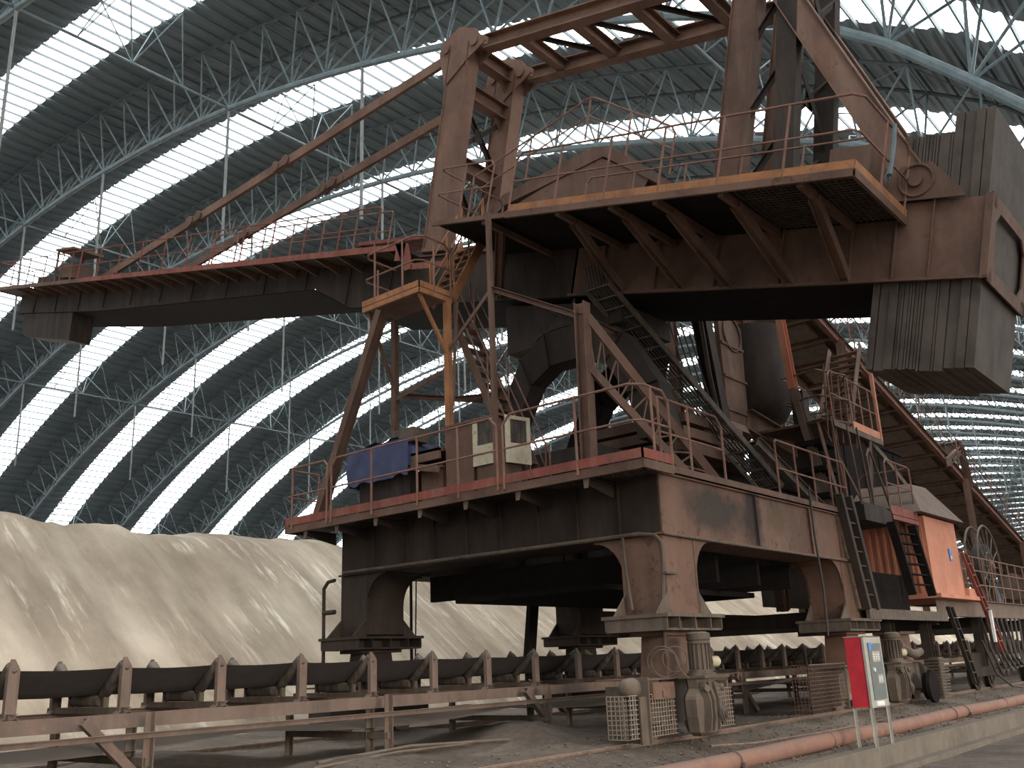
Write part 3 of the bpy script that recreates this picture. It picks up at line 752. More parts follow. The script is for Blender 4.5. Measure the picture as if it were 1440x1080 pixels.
# ================================================================== STACKER: BOOM (own axes: x across, y along the boom, z square to it)
BP = R(14.0)
boom = thing('stacker_boom', 'huge rusty brown boom with leaning masts, counterweight box and walkways, raised over the portal', 'stacker boom', (15.7, 10.69, 8.25))
boom.rotation_euler = (BP, 0, 0); LOCAL.add(boom.name)
W = 1.1
# rear box of the girder, carrying the weights
m = MB()
for e in (-W, W-.03): m.box(e, e+.03, -8.06, -.35, .03, 1.28)
m.box(-W-.04, W+.04, -6.7, -.3, 1.27, 1.30); m.box(-W-.05, -W+.03, -8.1, -.3, -.01, .035)
MB().box(-W, W+.04, -8.1, -.3, 0, .03).build('rear_soffit', 'black', boom)  # near-black colour stands in for the shade under the rear box
for y in (-7.3, -6.75, -6.05, -4.85, -3.6, -2.35, -1.1): m.box(-W-.07, -W, y-.01, y+.01, .03, 1.28); m.box(W, W+.07, y-.01, y+.01, .03, 1.28)
m.build('rear_box', 'brown', boom)
m = MB()                                                  # end frame with a big rounded window
yy = -8.1
m.box(-W-.04, -W+.22, yy-.03, yy, -.05, 1.32); m.box(W-.22, W+.04, yy-.03, yy, -.05, 1.32); m.box(-W-.04, W+.04, yy-.03, yy, -.05, .17); m.box(-W-.04, W+.04, yy-.03, yy, 1.12, 1.32)
for sx in (-1, 1):
    for zz, sz in ((.17, 1), (1.12, -1)): m.prism([(sx*(W-.22), yy, zz), (sx*(W-.45), yy, zz), (sx*(W-.22), yy, zz+sz*.2)], (0, -.03, 0))
m.box(-W-.06, -W, -8.14, -8.03, -.02, 1.3); m.box(W, W+.06, -8.14, -8.03, -.02, 1.3)
m.build('end_frame', 'portal', boom)
# counterweight: tall plates side by side, slightly uneven; hung through the box
rw = random.Random(11)
y = -8.04; i = 0
while y < -6.75+.02:
    th = rw.choice((.045, .06, .075, .14, .17)); top = 2.72+rw.uniform(-.02, .02) if y < -7.45 else 2.42+rw.uniform(-.02, .02)
    x0 = -1.02 if y > -7.85 else -1.06
    MB().box(x0+rw.uniform(-.02, .02), 1.04, y, y+th-.012, -1.36+(.0 if y < -7.7 else -.06 if y < -7.2 else -.03)+rw.uniform(-.008, .008), top).build('counterweight_plate', 'weights', boom)
    y += th
for y0, y1, b in ((-6.72, -6.55, -1.42), (-6.53, -6.42, -1.4)):
    MB().box(-1.0, 1.0, y0, y1, b, .05).build('counterweight_plate', 'weights', boom)
# girder running forward to the tip
m = MB()
def web(x):
    top = [(-.4, 1.30), (1.5, 1.28), (8, 1.22), (27.1, 1.10)]
    bot = [(-.4, -.02), (6.6, -.06), (8.2, .50), (20, .22), (27.1, .30)]
    m.prism([(x, a, b) for a, b in top]+[(x, a, b) for a, b in bot[::-1]], (.03, 0, 0))
web(-W); web(W-.03)
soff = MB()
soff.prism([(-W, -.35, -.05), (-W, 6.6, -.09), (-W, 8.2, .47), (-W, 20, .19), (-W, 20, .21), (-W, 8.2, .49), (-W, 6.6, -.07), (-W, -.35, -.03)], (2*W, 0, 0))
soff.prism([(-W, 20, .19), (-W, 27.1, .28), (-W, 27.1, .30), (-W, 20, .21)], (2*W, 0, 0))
for y in [1.6, 3.4, 5.2, 6.8]+[8.6+1.9*i for i in range(10)]:
    z0 = .5 if y > 8 else 0
    for e in (-W-.03, W): m.box(e, e+.03, y-.01, y+.01, z0 if y < 8.5 else .45-.01*(y-8), 1.2-.005*y)
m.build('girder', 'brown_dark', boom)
soff.build('girder_soffit', 'black', boom)  # underside shade put into the colour as near-black plate
MB().box(-W-.06, -W+.05, -.4, 27.1, 1.10, 1.13).box(W-.05, W+.06, -.4, 27.1, 1.10, 1.13).build('girder_flange', 'brown', boom)
# discharge chute at the tip
m = MB(); m.prism([(-W+.02, 22.3, .24), (-W+.02, 26.6, .28), (-W+.02, 26.4, -.52), (-W+.02, 25.9, -.66), (-W+.02, 22.2, -.80)], (.8, 0, 0)); m.build('tip_chute', 'brown_dark', boom)
# boom belt and its idlers on top
m = MB(); m.box(-.62, .62, -2, 26.8, 1.42, 1.44); m.build('boom_belt', 'belt', boom)
for i in range(24):
    MB().box(-.8, .8, -1+1.15*i-.03, -1+1.15*i+.03, 1.28, 1.42).build('idler_frame', 'brown', boom)
# boom walkway (left part)
m = MB(); m.box(-1.95, -W, 4.2, 24.6, 1.06, 1.075); m.box(W, 1.95, 4.2, 26.8, 1.06, 1.075); m.box(-1.95, 1.95, 24.6, 27.6, 1.03, 1.045); m.build('walkway_plate', 'brown_dark', boom)
m = MB(); m.box(-1.97, -1.945, 4.2, 20.2, 1.0, 1.15); m.box(1.945, 1.97, 4.2, 26.8, 1.0, 1.15)
m.build('walkway_kick_plate', 'red', boom)
m = MB(); m.box(-1.97, -1.945, 20.2, 24.6, 1.0, 1.13); m.box(-1.97, 1.97, 27.58, 27.61, 1.0, 1.13); m.box(-1.97, -1.945, 24.6, 27.6, 1.0, 1.13)
m.build('walkway_kick_plate', 'brown', boom)
for i in range(24):
    for s_ in (-1, 1): MB().prism([(s_*W, 4.5+.92*i, 1.06), (s_*1.93, 4.5+.92*i, 1.06), (s_*1.93, 4.5+.92*i, 1.0), (s_*W, 4.5+.92*i, .84)], (0, .05, 0)).build('walkway_bracket', 'brown', boom)
m = MB(); m.box(-1.97, -1.945, 3.9, 4.2, .75, 1.15); m.prism([(-1.97, 4.25, 1.15), (-1.97, 3.85, 1.15), (-1.97, 3.55, .55), (-1.97, 3.8, .5)], (.03, 0, 0)); m.build('walkway_end_plate', 'red', boom)
MB().box(-1.97, -1.945, 1.9, 3.6, .52, .66).build('walkway_kick_plate', 'red', boom)
UB = Vector((0, math.sin(BP), math.cos(BP)))          # posts stay plumb while the boom is raised
UB = Vector((0, 0, 1))
guardrail(boom, [(-1.95, 5.0, 1.08), (-1.95, 27.55, 1.08), (1.95, 27.55, 1.08)], 1.05, mat='red', step=1.45, curve=.05, name='boom_guardrail', r=.02)
guardrail(boom, [(1.95, 3.5, 1.08), (1.95, 26.8, 1.08)], 1.05, mat='rail_paint', step=1.5, curve=.05, name='boom_guardrail')
guardrail(boom, [(-1.15, 13.6, 1.3), (-1.15, 5.5, 1.3)], 1.05, mat='rail_paint', step=1.3, curve=.05, name='boom_guardrail')
# upper service walkway beside the masts
px0 = 12.42-15.7
m = MB(); m.box(px0+.02, -W, -6.84, 1.7, 1.00, 1.02); m.build('platform_plate', 'black', boom)
m = MB()
for i in range(20):
    m.beam((px0+.05, -6.8+i*.1, .985), (-W-.1, -6.7+i*.1, .985), .006, .02); 
for i in range(20): m.beam((px0+.05+i*.1, -6.8, .985), (px0+.1+i*.1, -4.8, .985), .006, .02)
m.build('platform_grating', 'dusty', boom)
m = MB(); m.box(px0-.012, px0+.012, -6.86, -.35, 1.03, 1.16); m.box(px0, -W, -6.872, -6.85, 1.03, 1.16); m.build('platform_kick_plate', 'orange', boom)
m = MB(); m.channel((px0, -6.86, .965), (px0, -.3, .965), .06, .12, .012, side=-1); m.channel((px0, -6.86, .965), (-W, -6.86, .965), .06, .12, .012); m.box(px0-.01, px0+.05, -.3, 1.7, .93, 1.02)
m.build('platform_edge_channel', 'portal', boom)
for ys, yb in ((-6.05, -6.0), (-4.75, -5.05), (-3.55, -3.9), (-2.65, -2.95), (-1.5, -1.6), (.3, 1.6)):
    m = MB(); m.box(px0+.05, -W, ys-.05, ys+.05, .86, .97)
    m.ibeam((px0+.55, ys, .9), (-W-.02, yb, .06), .14, .16, .016, (0, 1, 0)); m.build('platform_bracket', 'brown', boom)
guardrail(boom, [(px0, -.35, 1.02), (px0, -6.86, 1.02), (-W-.1, -6.86, 1.02)], 1.15, mat='rail_paint', step=1.15, curve=.14, name='platform_guardrail')
guardrail(boom, [(-W-.3, -6.3, 1.3), (-W-.3, -.6, 1.3)], 1.05, mat='rail_paint', step=1.2, curve=.1, name='platform_guardrail')
guardrail(boom, [(px0, .2, 1.02), (px0, 1.7, 1.02), (-W-.2, 1.7, 1.02)], 1.1, mat='rail_paint', step=.9, curve=.1, name='platform_guardrail')
m = MB(); m.box(-2.0, -1.35, -6.55, -5.9, 1.05, 1.95); m.build('oil_tank', 'brown', boom)
MB().tube([(-2.05, -6.9, 2.2), (-2.05, -6.92, 1.9), (-2.04, -6.9, 1.4)], .035, 8).build('lamp_tube', 'galv', boom)
# masts: front pair leaning legs with portal ties, rear pair with flanges
XN, XF = -1.0, .72
for x, t, b in ((XN, 4.05, 3.85), (XF, 4.05, 3.85)):
    m = MB(); m.beam((x, b, 1.2), (x, t, 6.45), .34, .60, (0, 1, 0))
    m.box(x-.2, x+.2, b-.37, b+.37, 1.2, 1.3)
    for e in (-.31, .31): m.beam((x, b+e, 1.25), (x, t+e, 6.4), .42, .02, (0, 1, 0))
    m.build('front_mast_leg', 'mast', boom)
    m = MB()
    for e in (-.21, .19): m.prism([(x+e, t+.65, 6.2), (x+e, t+.65, 6.5), (x+e, t+.1, 6.85), (x+e, t-.45, 6.7), (x+e, t-.85, 6.3), (x+e, t-.3, 5.9), (x+e, t+.3, 5.35)], (.03, 0, 0))
    m.cyl((x-.26, t-.5, 6.35), (x+.28, t-.5, 6.35), .12, 14); m.cyl((x-.26, t+.42, 6.3), (x+.28, t+.42, 6.3), .1, 14); m.build('mast_head_plate', 'mast', boom)
for z in (6.35, 5.35, 3.55):
    m = MB(); m.ibeam((XN, 4.0, z), (XF, 4.0, z), .36, .36, .03, (0, 0, 1)); 
    for sx, x in ((1, XN+.17), (-1, XF-.17)): m.prism([(x, 4.0, z-.18), (x+sx*.3, 4.0, z-.18), (x, 4.0, z-.5)], (0, .03, 0))
    m.build('mast_tie', 'mast', boom)
m = MB(); m.angle((XN, 4.0, 5.2), (XF, 4.0, 3.7), .08, .12); m.angle((XF, 4.05, 5.2), (XN, 4.05, 3.7), .08, .12); m.box(-.3, 0, 3.98, 4.0, 4.3, 4.6); m.build('mast_bracing', 'brown_dark', boom)
m = MB(); m.angle((XN, 3.9, 3.4), (XF, 3.9, 1.4), .08, .12); m.angle((XF, 3.95, 3.4), (XN, 3.95, 1.4), .08, .12); m.build('mast_bracing', 'brown_dark', boom)
for x in (XN, XF):
    m = MB(); m.beam((x, -3.64, 1.2), (x, -3.50, 6.9), .30, .48, (0, 1, 0))
    for e in (-.25, .25): m.beam((x, -3.64+e, 1.2), (x, -3.5+e, 6.9), .38, .02, (0, 1, 0))
    m.build('rear_mast_leg', 'brown', boom)
    m = MB(); m.beam((x, -4.75, 1.3), (x, -4.25, 6.8), .26, .38, (0, 1, 0)); m.build('rear_mast_leg', 'brown_dark', boom)
m = MB()
for z0, z1 in ((1.5, 3.0), (3.1, 4.6), (4.7, 6.3)):
    m.angle((XN, -4.6, z0), (XF, -4.5, z1), .08, .14); m.angle((XF, -4.6, z0), (XN, -4.5, z1), .08, .14); m.prism([(-.3, -4.55, (z0+z1)/2-.15), (.02, -4.55, (z0+z1)/2-.15), (.02, -4.55, (z0+z1)/2+.15), (-.3, -4.55, (z0+z1)/2+.15)], (0, .02, 0))
    m.angle((XN, -3.7, z0), (XN, -4.6, z1), .06, .1)
m.build('mast_bracing', 'brown_dark', boom)
# ladder frame joining mast heads
m = MB()
for x in (XN, XF): m.ibeam((x, 3.3, 6.33), (x, -3.9, 6.42), .3, .36, .03)
m.build('head_girder', 'mast', boom)
for y in (2.3, .75, -.8, -2.3):
    MB().ibeam((XN, y, 6.33), (XF, y, 6.33), .26, .26, .025).build('head_cross_member', 'mast', boom)
m = MB()
for y in (2.3, .75, -.8): m.angle((XN, y, 6.35), (XF, y-1.5, 6.35), .09, .09)
m.build('head_bracing', 'brown_dark', boom)
m = MB()
for x in (XN, XF):
    for e in (-.08, 0, .08): m.beam((x+e, 3.35, 6.25), (x+e, 2.9, 6.22), .03, .05)
m.build('pin_fork', 'brown', boom)
# ties
for x in (XN, XF):
    m = MB(); m.beam((x, -3.7, 6.45), (x, -6.95, 1.62), .24, .44, (0, 1, 0))
    for e in (-.23, .23): m.beam((x, -3.7+e*.8, 6.45+e*-.54), (x, -6.95+e*.8, 1.62+e*-.54), .34, .02, (0, .8, -.54))
    m.build('rear_tie', 'mast', boom)
    m = MB()
    for e in (-.2, .16): m.prism([(x+e, -6.2, 1.28), (x+e, -6.75, 1.85), (x+e, -7.2, 1.9), (x+e, -7.7, 1.4), (x+e, -7.75, 1.28)], (.035, 0, 0))
    m.ring((x-.21, -7.0, 1.6), (1, 0, 0), .26, .02, 24, 6); m.cyl((x-.26, -7.0, 1.6), (x+.25, -7.0, 1.6), .11, 16); m.build('pin_plate', 'brown', boom)
    m = MB(); m.beam((x, 4.45, 6.25), (x, 20.6, 1.45), .10, .26, (0, 0, 1))
    m.build('front_tie', 'mast' if x == XN else 'portal', boom)
    for f in (.40, .66):
        p = Vector((x, 4.45, 6.25)).lerp(Vector((x, 20.6, 1.45)), f); m = MB()
        m.cyl(p+Vector((-.12, -.22, .07)), p+Vector((.12, -.22, .07)), .16, 14); m.cyl(p+Vector((-.12, .22, -.07)), p+Vector((.12, .22, -.07)), .16, 14); m.beam(p+Vector((0, -.3, .09)), p+Vector((0, .3, -.09)), .16, .22); m.build('tie_link', 'brown', boom)
# small gantry half way along the near walkway and equipment near the tip
m = MB()
for y in (21.2, 22.4): m.tube([(-1.9, y, 1.1), (-1.9, y+.15, 2.3)], .04, 6); m.tube([(-1.0, y, 1.1), (-1.0, y+.15, 2.3)], .04, 6)
m.box(-2.0, -.9, 21.2, 22.6, 2.25, 2.33); m.box(-1.8, -1.0, 21.5, 22.2, 1.3, 1.8)
m.build('tip_drive', 'portal', boom)
m = MB(); m.box(-1.0, 1.0, 24.8, 26.2, 1.3, 1.75); m.build('tip_drive', 'brown_dark', boom)
m = MB(); m.box(.2, 1.3, 5.6, 8.4, 2.1, 2.2); 
for y in (5.7, 8.3): m.box(.3, .45, y, y+.15, 1.2, 2.1); m.box(1.1, 1.25, y, y+.15, 1.2, 2.1)
m.box(.3, 1.2, 6.2, 7.5, 1.3, 1.6); m.build('winch_frame', 'red', boom)
# hood over the belt transfer point between the masts
m = MB()
m.prism([(-.75, 2.9, 1.9), (-.75, 2.3, 2.55), (-.75, -.1, 3.35), (-.75, -.5, 3.3), (-.75, -2.2, 2.3), (-.75, -2.2, 2.15), (-.75, -.4, 3.1), (-.75, 2.2, 2.3), (-.75, 2.8, 1.8)], (1.6, 0, 0))
m.box(-.6, .7, -.8, .3, 1.4, 3.2); m.prism([(-.72, 2.6, 2.0), (-.72, -.2, 3.15), (-.72, -1.6, 2.5), (-.72, -1.2, 1.5), (-.72, 2.0, 1.5)], (.03, 0, 0))
m.build('transfer_hood', 'brown', boom)
MB().lathe((-.75, .1, 1.9), (1, 0, 0), [(0, .2), (.02, .42), (1.48, .42), (1.5, .2)], 24).build('head_pulley', 'roller', boom)
guardrail(boom, [(-1.05, 3.0, 2.05), (-1.05, -.1, 3.45), (-1.05, -2.3, 2.4)], .9, mat='rail_paint', posts=[(-1.05, 3.0, 2.05), (-1.05, 1.4, 2.75), (-1.05, -.1, 3.45), (-1.05, -1.2, 2.92), (-1.05, -2.3, 2.4)], curve=.1, name='hood_guardrail', close=(False, True))
# cables drooping under the boom
m = MB()
for i in range(7):
    x = -1.02+.04*i; m.tube([(x, -.55+.03*i, 1.0), (x-.03, -.3+.02*i, .3), (x, -.45+.05*i, -.2), (x, -.2, -.45), (x, .2, -.25)], .018, 5)
m.build('cable_bundle', 'cable', boom)

# ================================================================== SLEWING PEDESTAL AND FRAMES ON THE PORTAL
sp = thing('slewing_pedestal', 'dark ribbed arch pedestal carrying the boom between portal deck and girder', 'pedestal', (15.8, 10.7, 3.72))
for x in (14.4, 16.9):
    out = [(12.75, 4.9), (12.2, 6.0), (11.55, 7.05), (10.9, 7.45), (9.7, 7.45), (9.05, 7.0), (8.4, 5.9), (8.2, 4.9)]
    inn = [(8.9, 4.9), (9.05, 5.8), (9.5, 6.5), (10.0, 6.75), (10.8, 6.75), (11.3, 6.45), (11.75, 5.7), (11.95, 4.9)]
    m = MB()
    for i in range(len(out)-1 if x < 15 else 4):
        a, b = out[i], out[i+1]; c, d = inn[len(inn)-1-i], inn[len(inn)-2-i]
        for dx in (0, .42): m.prism([(x+dx, *a), (x+dx, *b), (x+dx, *d), (x+dx, *c)], (.03, 0, 0))
        m.sheet([[(x, *a), (x+.45, *a)], [(x, *b), (x+.45, *b)]]); m.sheet([[(x, *c), (x+.45, *c)], [(x, *d), (x+.45, *d)]])
        m.prism([(x-.06, *a), (x-.06, a[0]+.03, a[1]), (x-.06, c[0]+.03, c[1]), (x-.06, *c)], (.08, 0, 0))
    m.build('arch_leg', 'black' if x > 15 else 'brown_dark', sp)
m = MB(); m.box(14.0, 17.0, 9.6, 13.1, 4.55, 4.9); m.box(14.3, 16.8, 9.7, 12.9, 3.72, 4.6); m.build('ring_beam', 'brown_dark', sp)
m = MB(); m.lathe((15.7, 10.6, 7.4), (0, 0, 1), [(0, 1.1), (.1, 1.25), (.16, 1.25), (.18, 1.1), (.5, .95)], 32); m.build('slewing_ring', 'brown_dark', sp)
m = MB(); m.prism([(14.78, 9.3, 7.4), (14.78, 12.2, 7.4), (14.78, 12.2, 8.5), (14.78, 9.3, 7.8)], (1.85, 0, 0)); m.build('pivot_block', 'brown_dark', sp)
# box near the pedestal: luffing drum plate, chute, stacked ring plates
dr = thing('transfer_chute', 'big dark rounded chute hanging under the rear of the boom beside a riveted plate', 'chute', (20.5, 9.6, 5))
m = MB(); 
rows = []
for i in range(13):
    a = PI*i/12; rows.append([])
    for z, r in ((8.8, .95), (7.6, .95), (6.9, .90), (6.5, .62), (6.3, .2)): rows[-1].append((21.3-r*math.cos(a)*1.0, 9.4-r*math.sin(a)*.9+.2, z))
m.sheet(rows); m.build('chute_shell', 'brown_dark', dr)
m = MB(); m.prism([(19.1, 9.4, 5.9), (20.1, 9.4, 5.9), (20.25, 9.4, 8.6), (19.9, 9.4, 8.85), (19.45, 9.4, 8.85), (19.1, 9.4, 8.6)], (0, .12, 0))
for z in (6.4, 7.2, 8.0): m.box(19.1, 20.2, 9.36, 9.4, z, z+.06)
m.ring((19.7, 9.38, 8.35), (0, 1, 0), .42, .03, 20, 6); m.build('riveted_plate', 'brown', dr)
MB().ibeam((20.0, 9.4, 6.3), (22.6, 8.9, 5.6), .3, .55, .03).build('support_arm', 'brown', dr)
m = MB(); m.ibeam((18.35, 9.2, 5.7), (18.0, 9.3, 8.7), .3, .34, .03, (0, 1, 0)); m.tube([(17.8, 9.2, 8.6), (17.9, 9.15, 7.0), (18.1, 9.1, 5.8)], .05, 6); m.build('support_post', 'brown_dark', dr)
st = thing('ring_plate_stack', 'stack of thick ledged brown plates under the rounded chute', 'frame', (18.5, 9.2, 4.9))
for i, z in enumerate((4.95, 5.25, 5.55)):
    m = MB(); e = .1*i; m.prism([(16.0+e, 8.9, z), (18.6, 8.9-.02*i, z), (20.8-e, 9.9, z), (20.8-e, 11.5, z), (16.0+e, 11.5, z)], (0, 0, .2)); m.build('ring_plate', 'brown', st)
m = MB(); m.lathe((18.9, 10.1, 5.75), (0, 0, 1), [(0, 1.2), (.2, 1.1), (.5, .5), (.6, .2)], 20); m.build('dust_heap_cap', 'brown', st)
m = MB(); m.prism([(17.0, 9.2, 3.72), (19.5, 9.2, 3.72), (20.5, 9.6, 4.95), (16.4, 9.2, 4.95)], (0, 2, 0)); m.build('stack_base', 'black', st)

# stair tower on the walkway
tw = thing('stair_tower', 'orange and brown landing on tall posts with stairs between portal walkway and boom', 'stair tower', (12.4, 12.5, 3.75))
TZ = 8.13
def ang(p0, p1, nm, mat, w_=.09): MB().angle(p0, p1, w_, w_, .012, (0, 1, 0)).build(nm, mat, tw)
MB().box(12.72, 12.84, 12.0, 12.12, 3.76, TZ-.1).build('post', 'orange', tw)
MB().box(12.72, 12.84, 13.5, 13.62, 3.76, TZ-.12).build('post', 'brown', tw)
MB().ibeam((12.05, 15.05, 3.95), (12.1, 13.2, 7.95), .16, .22, .014, (1, 0, 0)).build('raking_strut', 'brown', tw)
MB().box(11.98, 12.06, 10.22, 10.30, 3.76, 9.05).build('post', 'brown', tw)
MB().ibeam((12.3, 8.55, 3.8), (12.3, 8.5, 6.85), .2, .2, .016, (0, 1, 0)).build('post', 'brown', tw)
for p0, p1 in (((12.02, 10.26, 7.55), (12.3, 8.5, 6.6)), ((12.78, 12.06, 6.6), (12.78, 13.56, 6.3)), ((12.78, 12.06, 6.0), (14.4, 11.9, 6.4)), ((12.06, 10.3, 7.5), (12.78, 12.0, 7.0)), ((12.3, 8.5, 6.6), (14.4, 9.2, 7.0)), ((12.78, 13.56, 6.4), (14.4, 12.6, 6.4))):
    MB().angle(p0, p1, .07, .09, .012).build('tie_angle', 'brown', tw)
for p0, p1, mt in (((12.1, 12.15, TZ-.1), (12.76, 12.05, 6.9), 'orange'), ((12.1, 13.6, TZ-.1), (12.76, 13.55, 6.5), 'brown'), ((12.95, 11.95, TZ-.1), (12.85, 12.03, 5.9), 'brown')):
    MB().beam(p0, p1, .06, .06).build('knee_brace', mt, tw)
m = MB(); m.box(12.0, 12.9, 12.05, 13.65, TZ-.03, TZ); m.build('landing_plate', 'brown', tw)
m = MB(); m.box(11.98, 12.0, 12.03, 13.67, TZ, TZ+.12); m.box(11.98, 12.9, 12.03, 12.05, TZ, TZ+.12); m.channel((12.0, 12.05, TZ-.07), (12.0, 13.66, TZ-.07), .05, .1, .01, side=-1); m.channel((12.0, 12.05, TZ-.07), (12.9, 12.05, TZ-.07), .05, .1, .01)
m.build('landing_edge', 'orange', tw)
guardrail(tw, [(12.9, 13.66, TZ), (11.99, 13.66, TZ), (11.99, 12.04, TZ), (12.88, 12.04, TZ)], 1.1, mat='rail_paint', posts=[(12.88, 12.04, TZ), (12.4, 12.04, TZ), (11.99, 12.5, TZ), (11.99, 13.3, TZ), (12.4, 13.66, TZ)], curve=.16, close=(False, True))
def stairs(p0, p1, wd, side, n, mat, label='stair_flight', thick=.2):
    """p0 bottom, p1 top of the first string; side = vector across"""
    s_ = Vector(side).normalized()*wd; f = None
    p0 = Vector(p0); p1 = Vector(p1)
    m = MB()
    for o in (Vector((0, 0, 0)), s_): m.beam(p0+o, p1+o, .02, thick)
    f = m.build(label, mat, tw)
    for i in range(1, n):
        q = p0.lerp(p1, i/n); d = (p1-p0); d.z = 0; d.normalize()
        MB().add([q-d*.1, q+d*.1, q+d*.1+s_, q-d*.1+s_, q-d*.1+Vector((0, 0, -.03)), q+d*.1+Vector((0, 0, -.03)), q+d*.1+s_+Vector((0, 0, -.03)), q-d*.1+s_+Vector((0, 0, -.03))],
                 [(0, 1, 2, 3), (4, 7, 6, 5), (0, 4, 5, 1), (1, 5, 6, 2), (2, 6, 7, 3), (3, 7, 4, 0)]).build('tread', 'brown', f)
    for o in (Vector((0, 0, 0)), s_):
        m = MB(); u = Vector((0, 0, .95)); m.tube([p0+o+u*.4, p0+o+u, p1+o+u, p1+o+u*.6], .019, 6); m.tube([p0+o+u*.5, p1+o+u*.5], .016, 6)
        for k in (.05, .5, .95): q = p0.lerp(p1, k)+o; m.tube([q, q+u], .018, 6)
        m.build('handrail', 'rail_paint' if mat != 'orange' else 'orange', f)
    return f
stairs((12.92, 12.03, TZ), (13.95, 12.03, 9.78), .62, (0, 1, 0), 8, 'orange')
stairs((13.1, 10.4, 3.85), (13.15, 12.3, 7.9), .6, (1, 0, 0), 15, 'brown', thick=.16)
# lattice prop from post to side beam
lp = thing('lattice_prop', 'pair of raking channels laced together propping the post beside the deck corner', 'prop', (14.3, 7.4, 3.75))
A_, B_ = Vector((12.35, 8.45, 6.6)), Vector((14.5, 7.35, 3.72)); C_, D_ = Vector((12.35, 8.45, 5.7)), Vector((13.55, 7.35, 3.75))
MB().channel(A_, B_, .10, .16, .014).build('chord', 'brown', lp); MB().channel(C_, D_, .10, .12, .014).build('chord', 'brown', lp)
m = MB()
for i in range(9):
    a = A_.lerp(B_, i/9); b = C_.lerp(D_, (i+.5)/9); c = A_.lerp(B_, (i+1)/9); m.beam(a, b, .012, .03); m.beam(b, c, .012, .03)
m.build('lacing', 'brown', lp)
# second pair further back and the cable ladder between
for i, (p0, p1, mt) in enumerate((((17.6, 8.1, 5.2), (19.4, 7.62, 3.92), 'dusty'),)):
    tag(MB().ibeam(p0, p1, .14, .2, .014).build('raking_beam', mt), ('dusty raking beam dropping to the right end of the near side beam',)[i], 'beam')
tr = thing('cable_ladder', 'dusty cable ladder sloping down behind the handrail with bundles of cables', 'cable tray', (17.5, 8.6, 5))
a, b = Vector((14.3, 9.2, 8.0)), Vector((18.6, 8.1, 4.4))
m = MB()
for o in (Vector((0, 0, 0)), Vector((0, .55, 0))): m.beam(a+o, b+o, .03, .12)
for i in range(22): q = a.lerp(b, i/21); m.beam(q, q+Vector((0, .55, 0)), .03, .03)
m.build('tray', 'dusty', tr)
m = MB()
for i in range(7):
    o = Vector((0, .06+.07*i, .05)); m.tube([a+o+Vector((-.1, 0, .4)), a+o]+[a.lerp(b, k/8)+o+Vector((0, 0, .02*math.sin(k*2+i))) for k in range(1, 9)], .022, 5)
m.build('cables', 'cable', tr)
m = MB()
for i in range(6): m.tube([(16.6+.35*i, 9.4, 8.3-.15*i), (16.9+.38*i, 9.2, 6.8-.2*i), (18.0+.2*i, 9.0, 5.4)], .02, 5)
tag(m.build('hanging_cables', 'cable'), 'loose dark cables hanging between boom and cable ladder', 'cable')

# electrical cabinets on the deck
ec = thing('deck_cabinet', 'tall brown cabinet with open cream doors on the portal walkway', 'cabinet', (12.7, 10.6, 3.74))
MB().box(12.2, 12.8, 10.95, 11.62, DZ, 5.25).build('body', 'brown', ec)
MB().box(12.2, 12.8, 10.36, 10.87, DZ+.05, 5.22).build('body', 'brown', ec)
MB().box(12.15, 12.85, 10.3, 11.66, 5.24, 5.28).build('roof', 'brown', ec)
def door(p, dx, dy, nm='door'):
    p = Vector(p); a = Vector((dx, dy, 0)); h = Vector((0, 0, .85)); t = a.cross(Vector((0, 0, 1))).normalized()*.025
    m = MB(); W_ = lambda u, v: p+a*u+h*v
    for (u0, u1, v0, v1) in ((0, 1, 0, .42), (0, 1, .92, 1), (0, .2, .42, .92), (.85, 1, .42, .92)):
        m.prism([W_(u0, v0), W_(u1, v0), W_(u1, v1), W_(u0, v1)], t)
    d = m.build(nm, 'cream', ec); MB().prism([W_(.2, .42), W_(.85, .42), W_(.85, .92), W_(.2, .92)], t*.4).build('pane', 'roller', d)
door((12.19, 10.93, 4.42), 0, -.56); door((12.3, 10.3, 4.42), .55, -.12)
tp = thing('tarp_covered_winch', 'machine box under a blue tarpaulin at the left end of the walkway', 'winch', (12.6, 13.1, 3.74))
MB().box(12.15, 13.1, 12.5, 13.9, DZ, 4.62).build('body', 'brown_dark', tp)
m = MB(); rows = []
for i in range(13):
    x = 12.02+i*.1; rows.append([(x+.03*math.sin(i*2+y_*5), y_+.03*math.sin(i*2.3), z_+.05*noise.noise(Vector((x*6, y_*6, 0)))) for y_, z_ in ((14.1, 4.5), (14.05, 4.8), (14.0, 5.0), (13.9, 5.12), (13.7, 5.2), (13.5, 5.22), (13.3, 5.26), (13.1, 5.2), (12.9, 5.27), (12.7, 5.25), (12.55, 5.15), (12.42, 5.05), (12.4, 4.7))])
m.sheet(rows); m.sheet([[(12.0+.05*noise.noise(Vector((y_*5, z_*3, 4))), y_, z_+(.10*noise.noise(Vector((y_*4, 1, 4))) if z_ < 4.7 else 0)) for z_ in (4.5, 4.65, 4.8, 4.95, 5.08, 5.2)] for y_ in [14.1-.1*q for q in range(18)]]); m.build('tarpaulin', 'tarp', tp, recalc=False)
MB().box(12.1, 12.5, 12.35, 12.95, 5.15, 5.42).build('wooden_box_lid', 'dusty', tp)
m = MB(); m.box(12.1, 13.0, 11.7, 12.9, 4.85, 4.9); m.box(12.1, 12.16, 11.7, 12.9, 4.7, 4.9); m.beam((12.1, 11.7, 4.5), (12.1, 12.9, 4.75), .04, .12); m.build('shelf', 'brown', tp)
tag(MB().box(12.25, 12.9, 11.75, 12.3, DZ, 4.55).box(12.2, 12.95, 11.72, 12.32, 4.55, 4.6).build('switch_box', 'brown'), 'low brown switch box standing between the tarpaulin and the tall cabinet', 'cabinet')

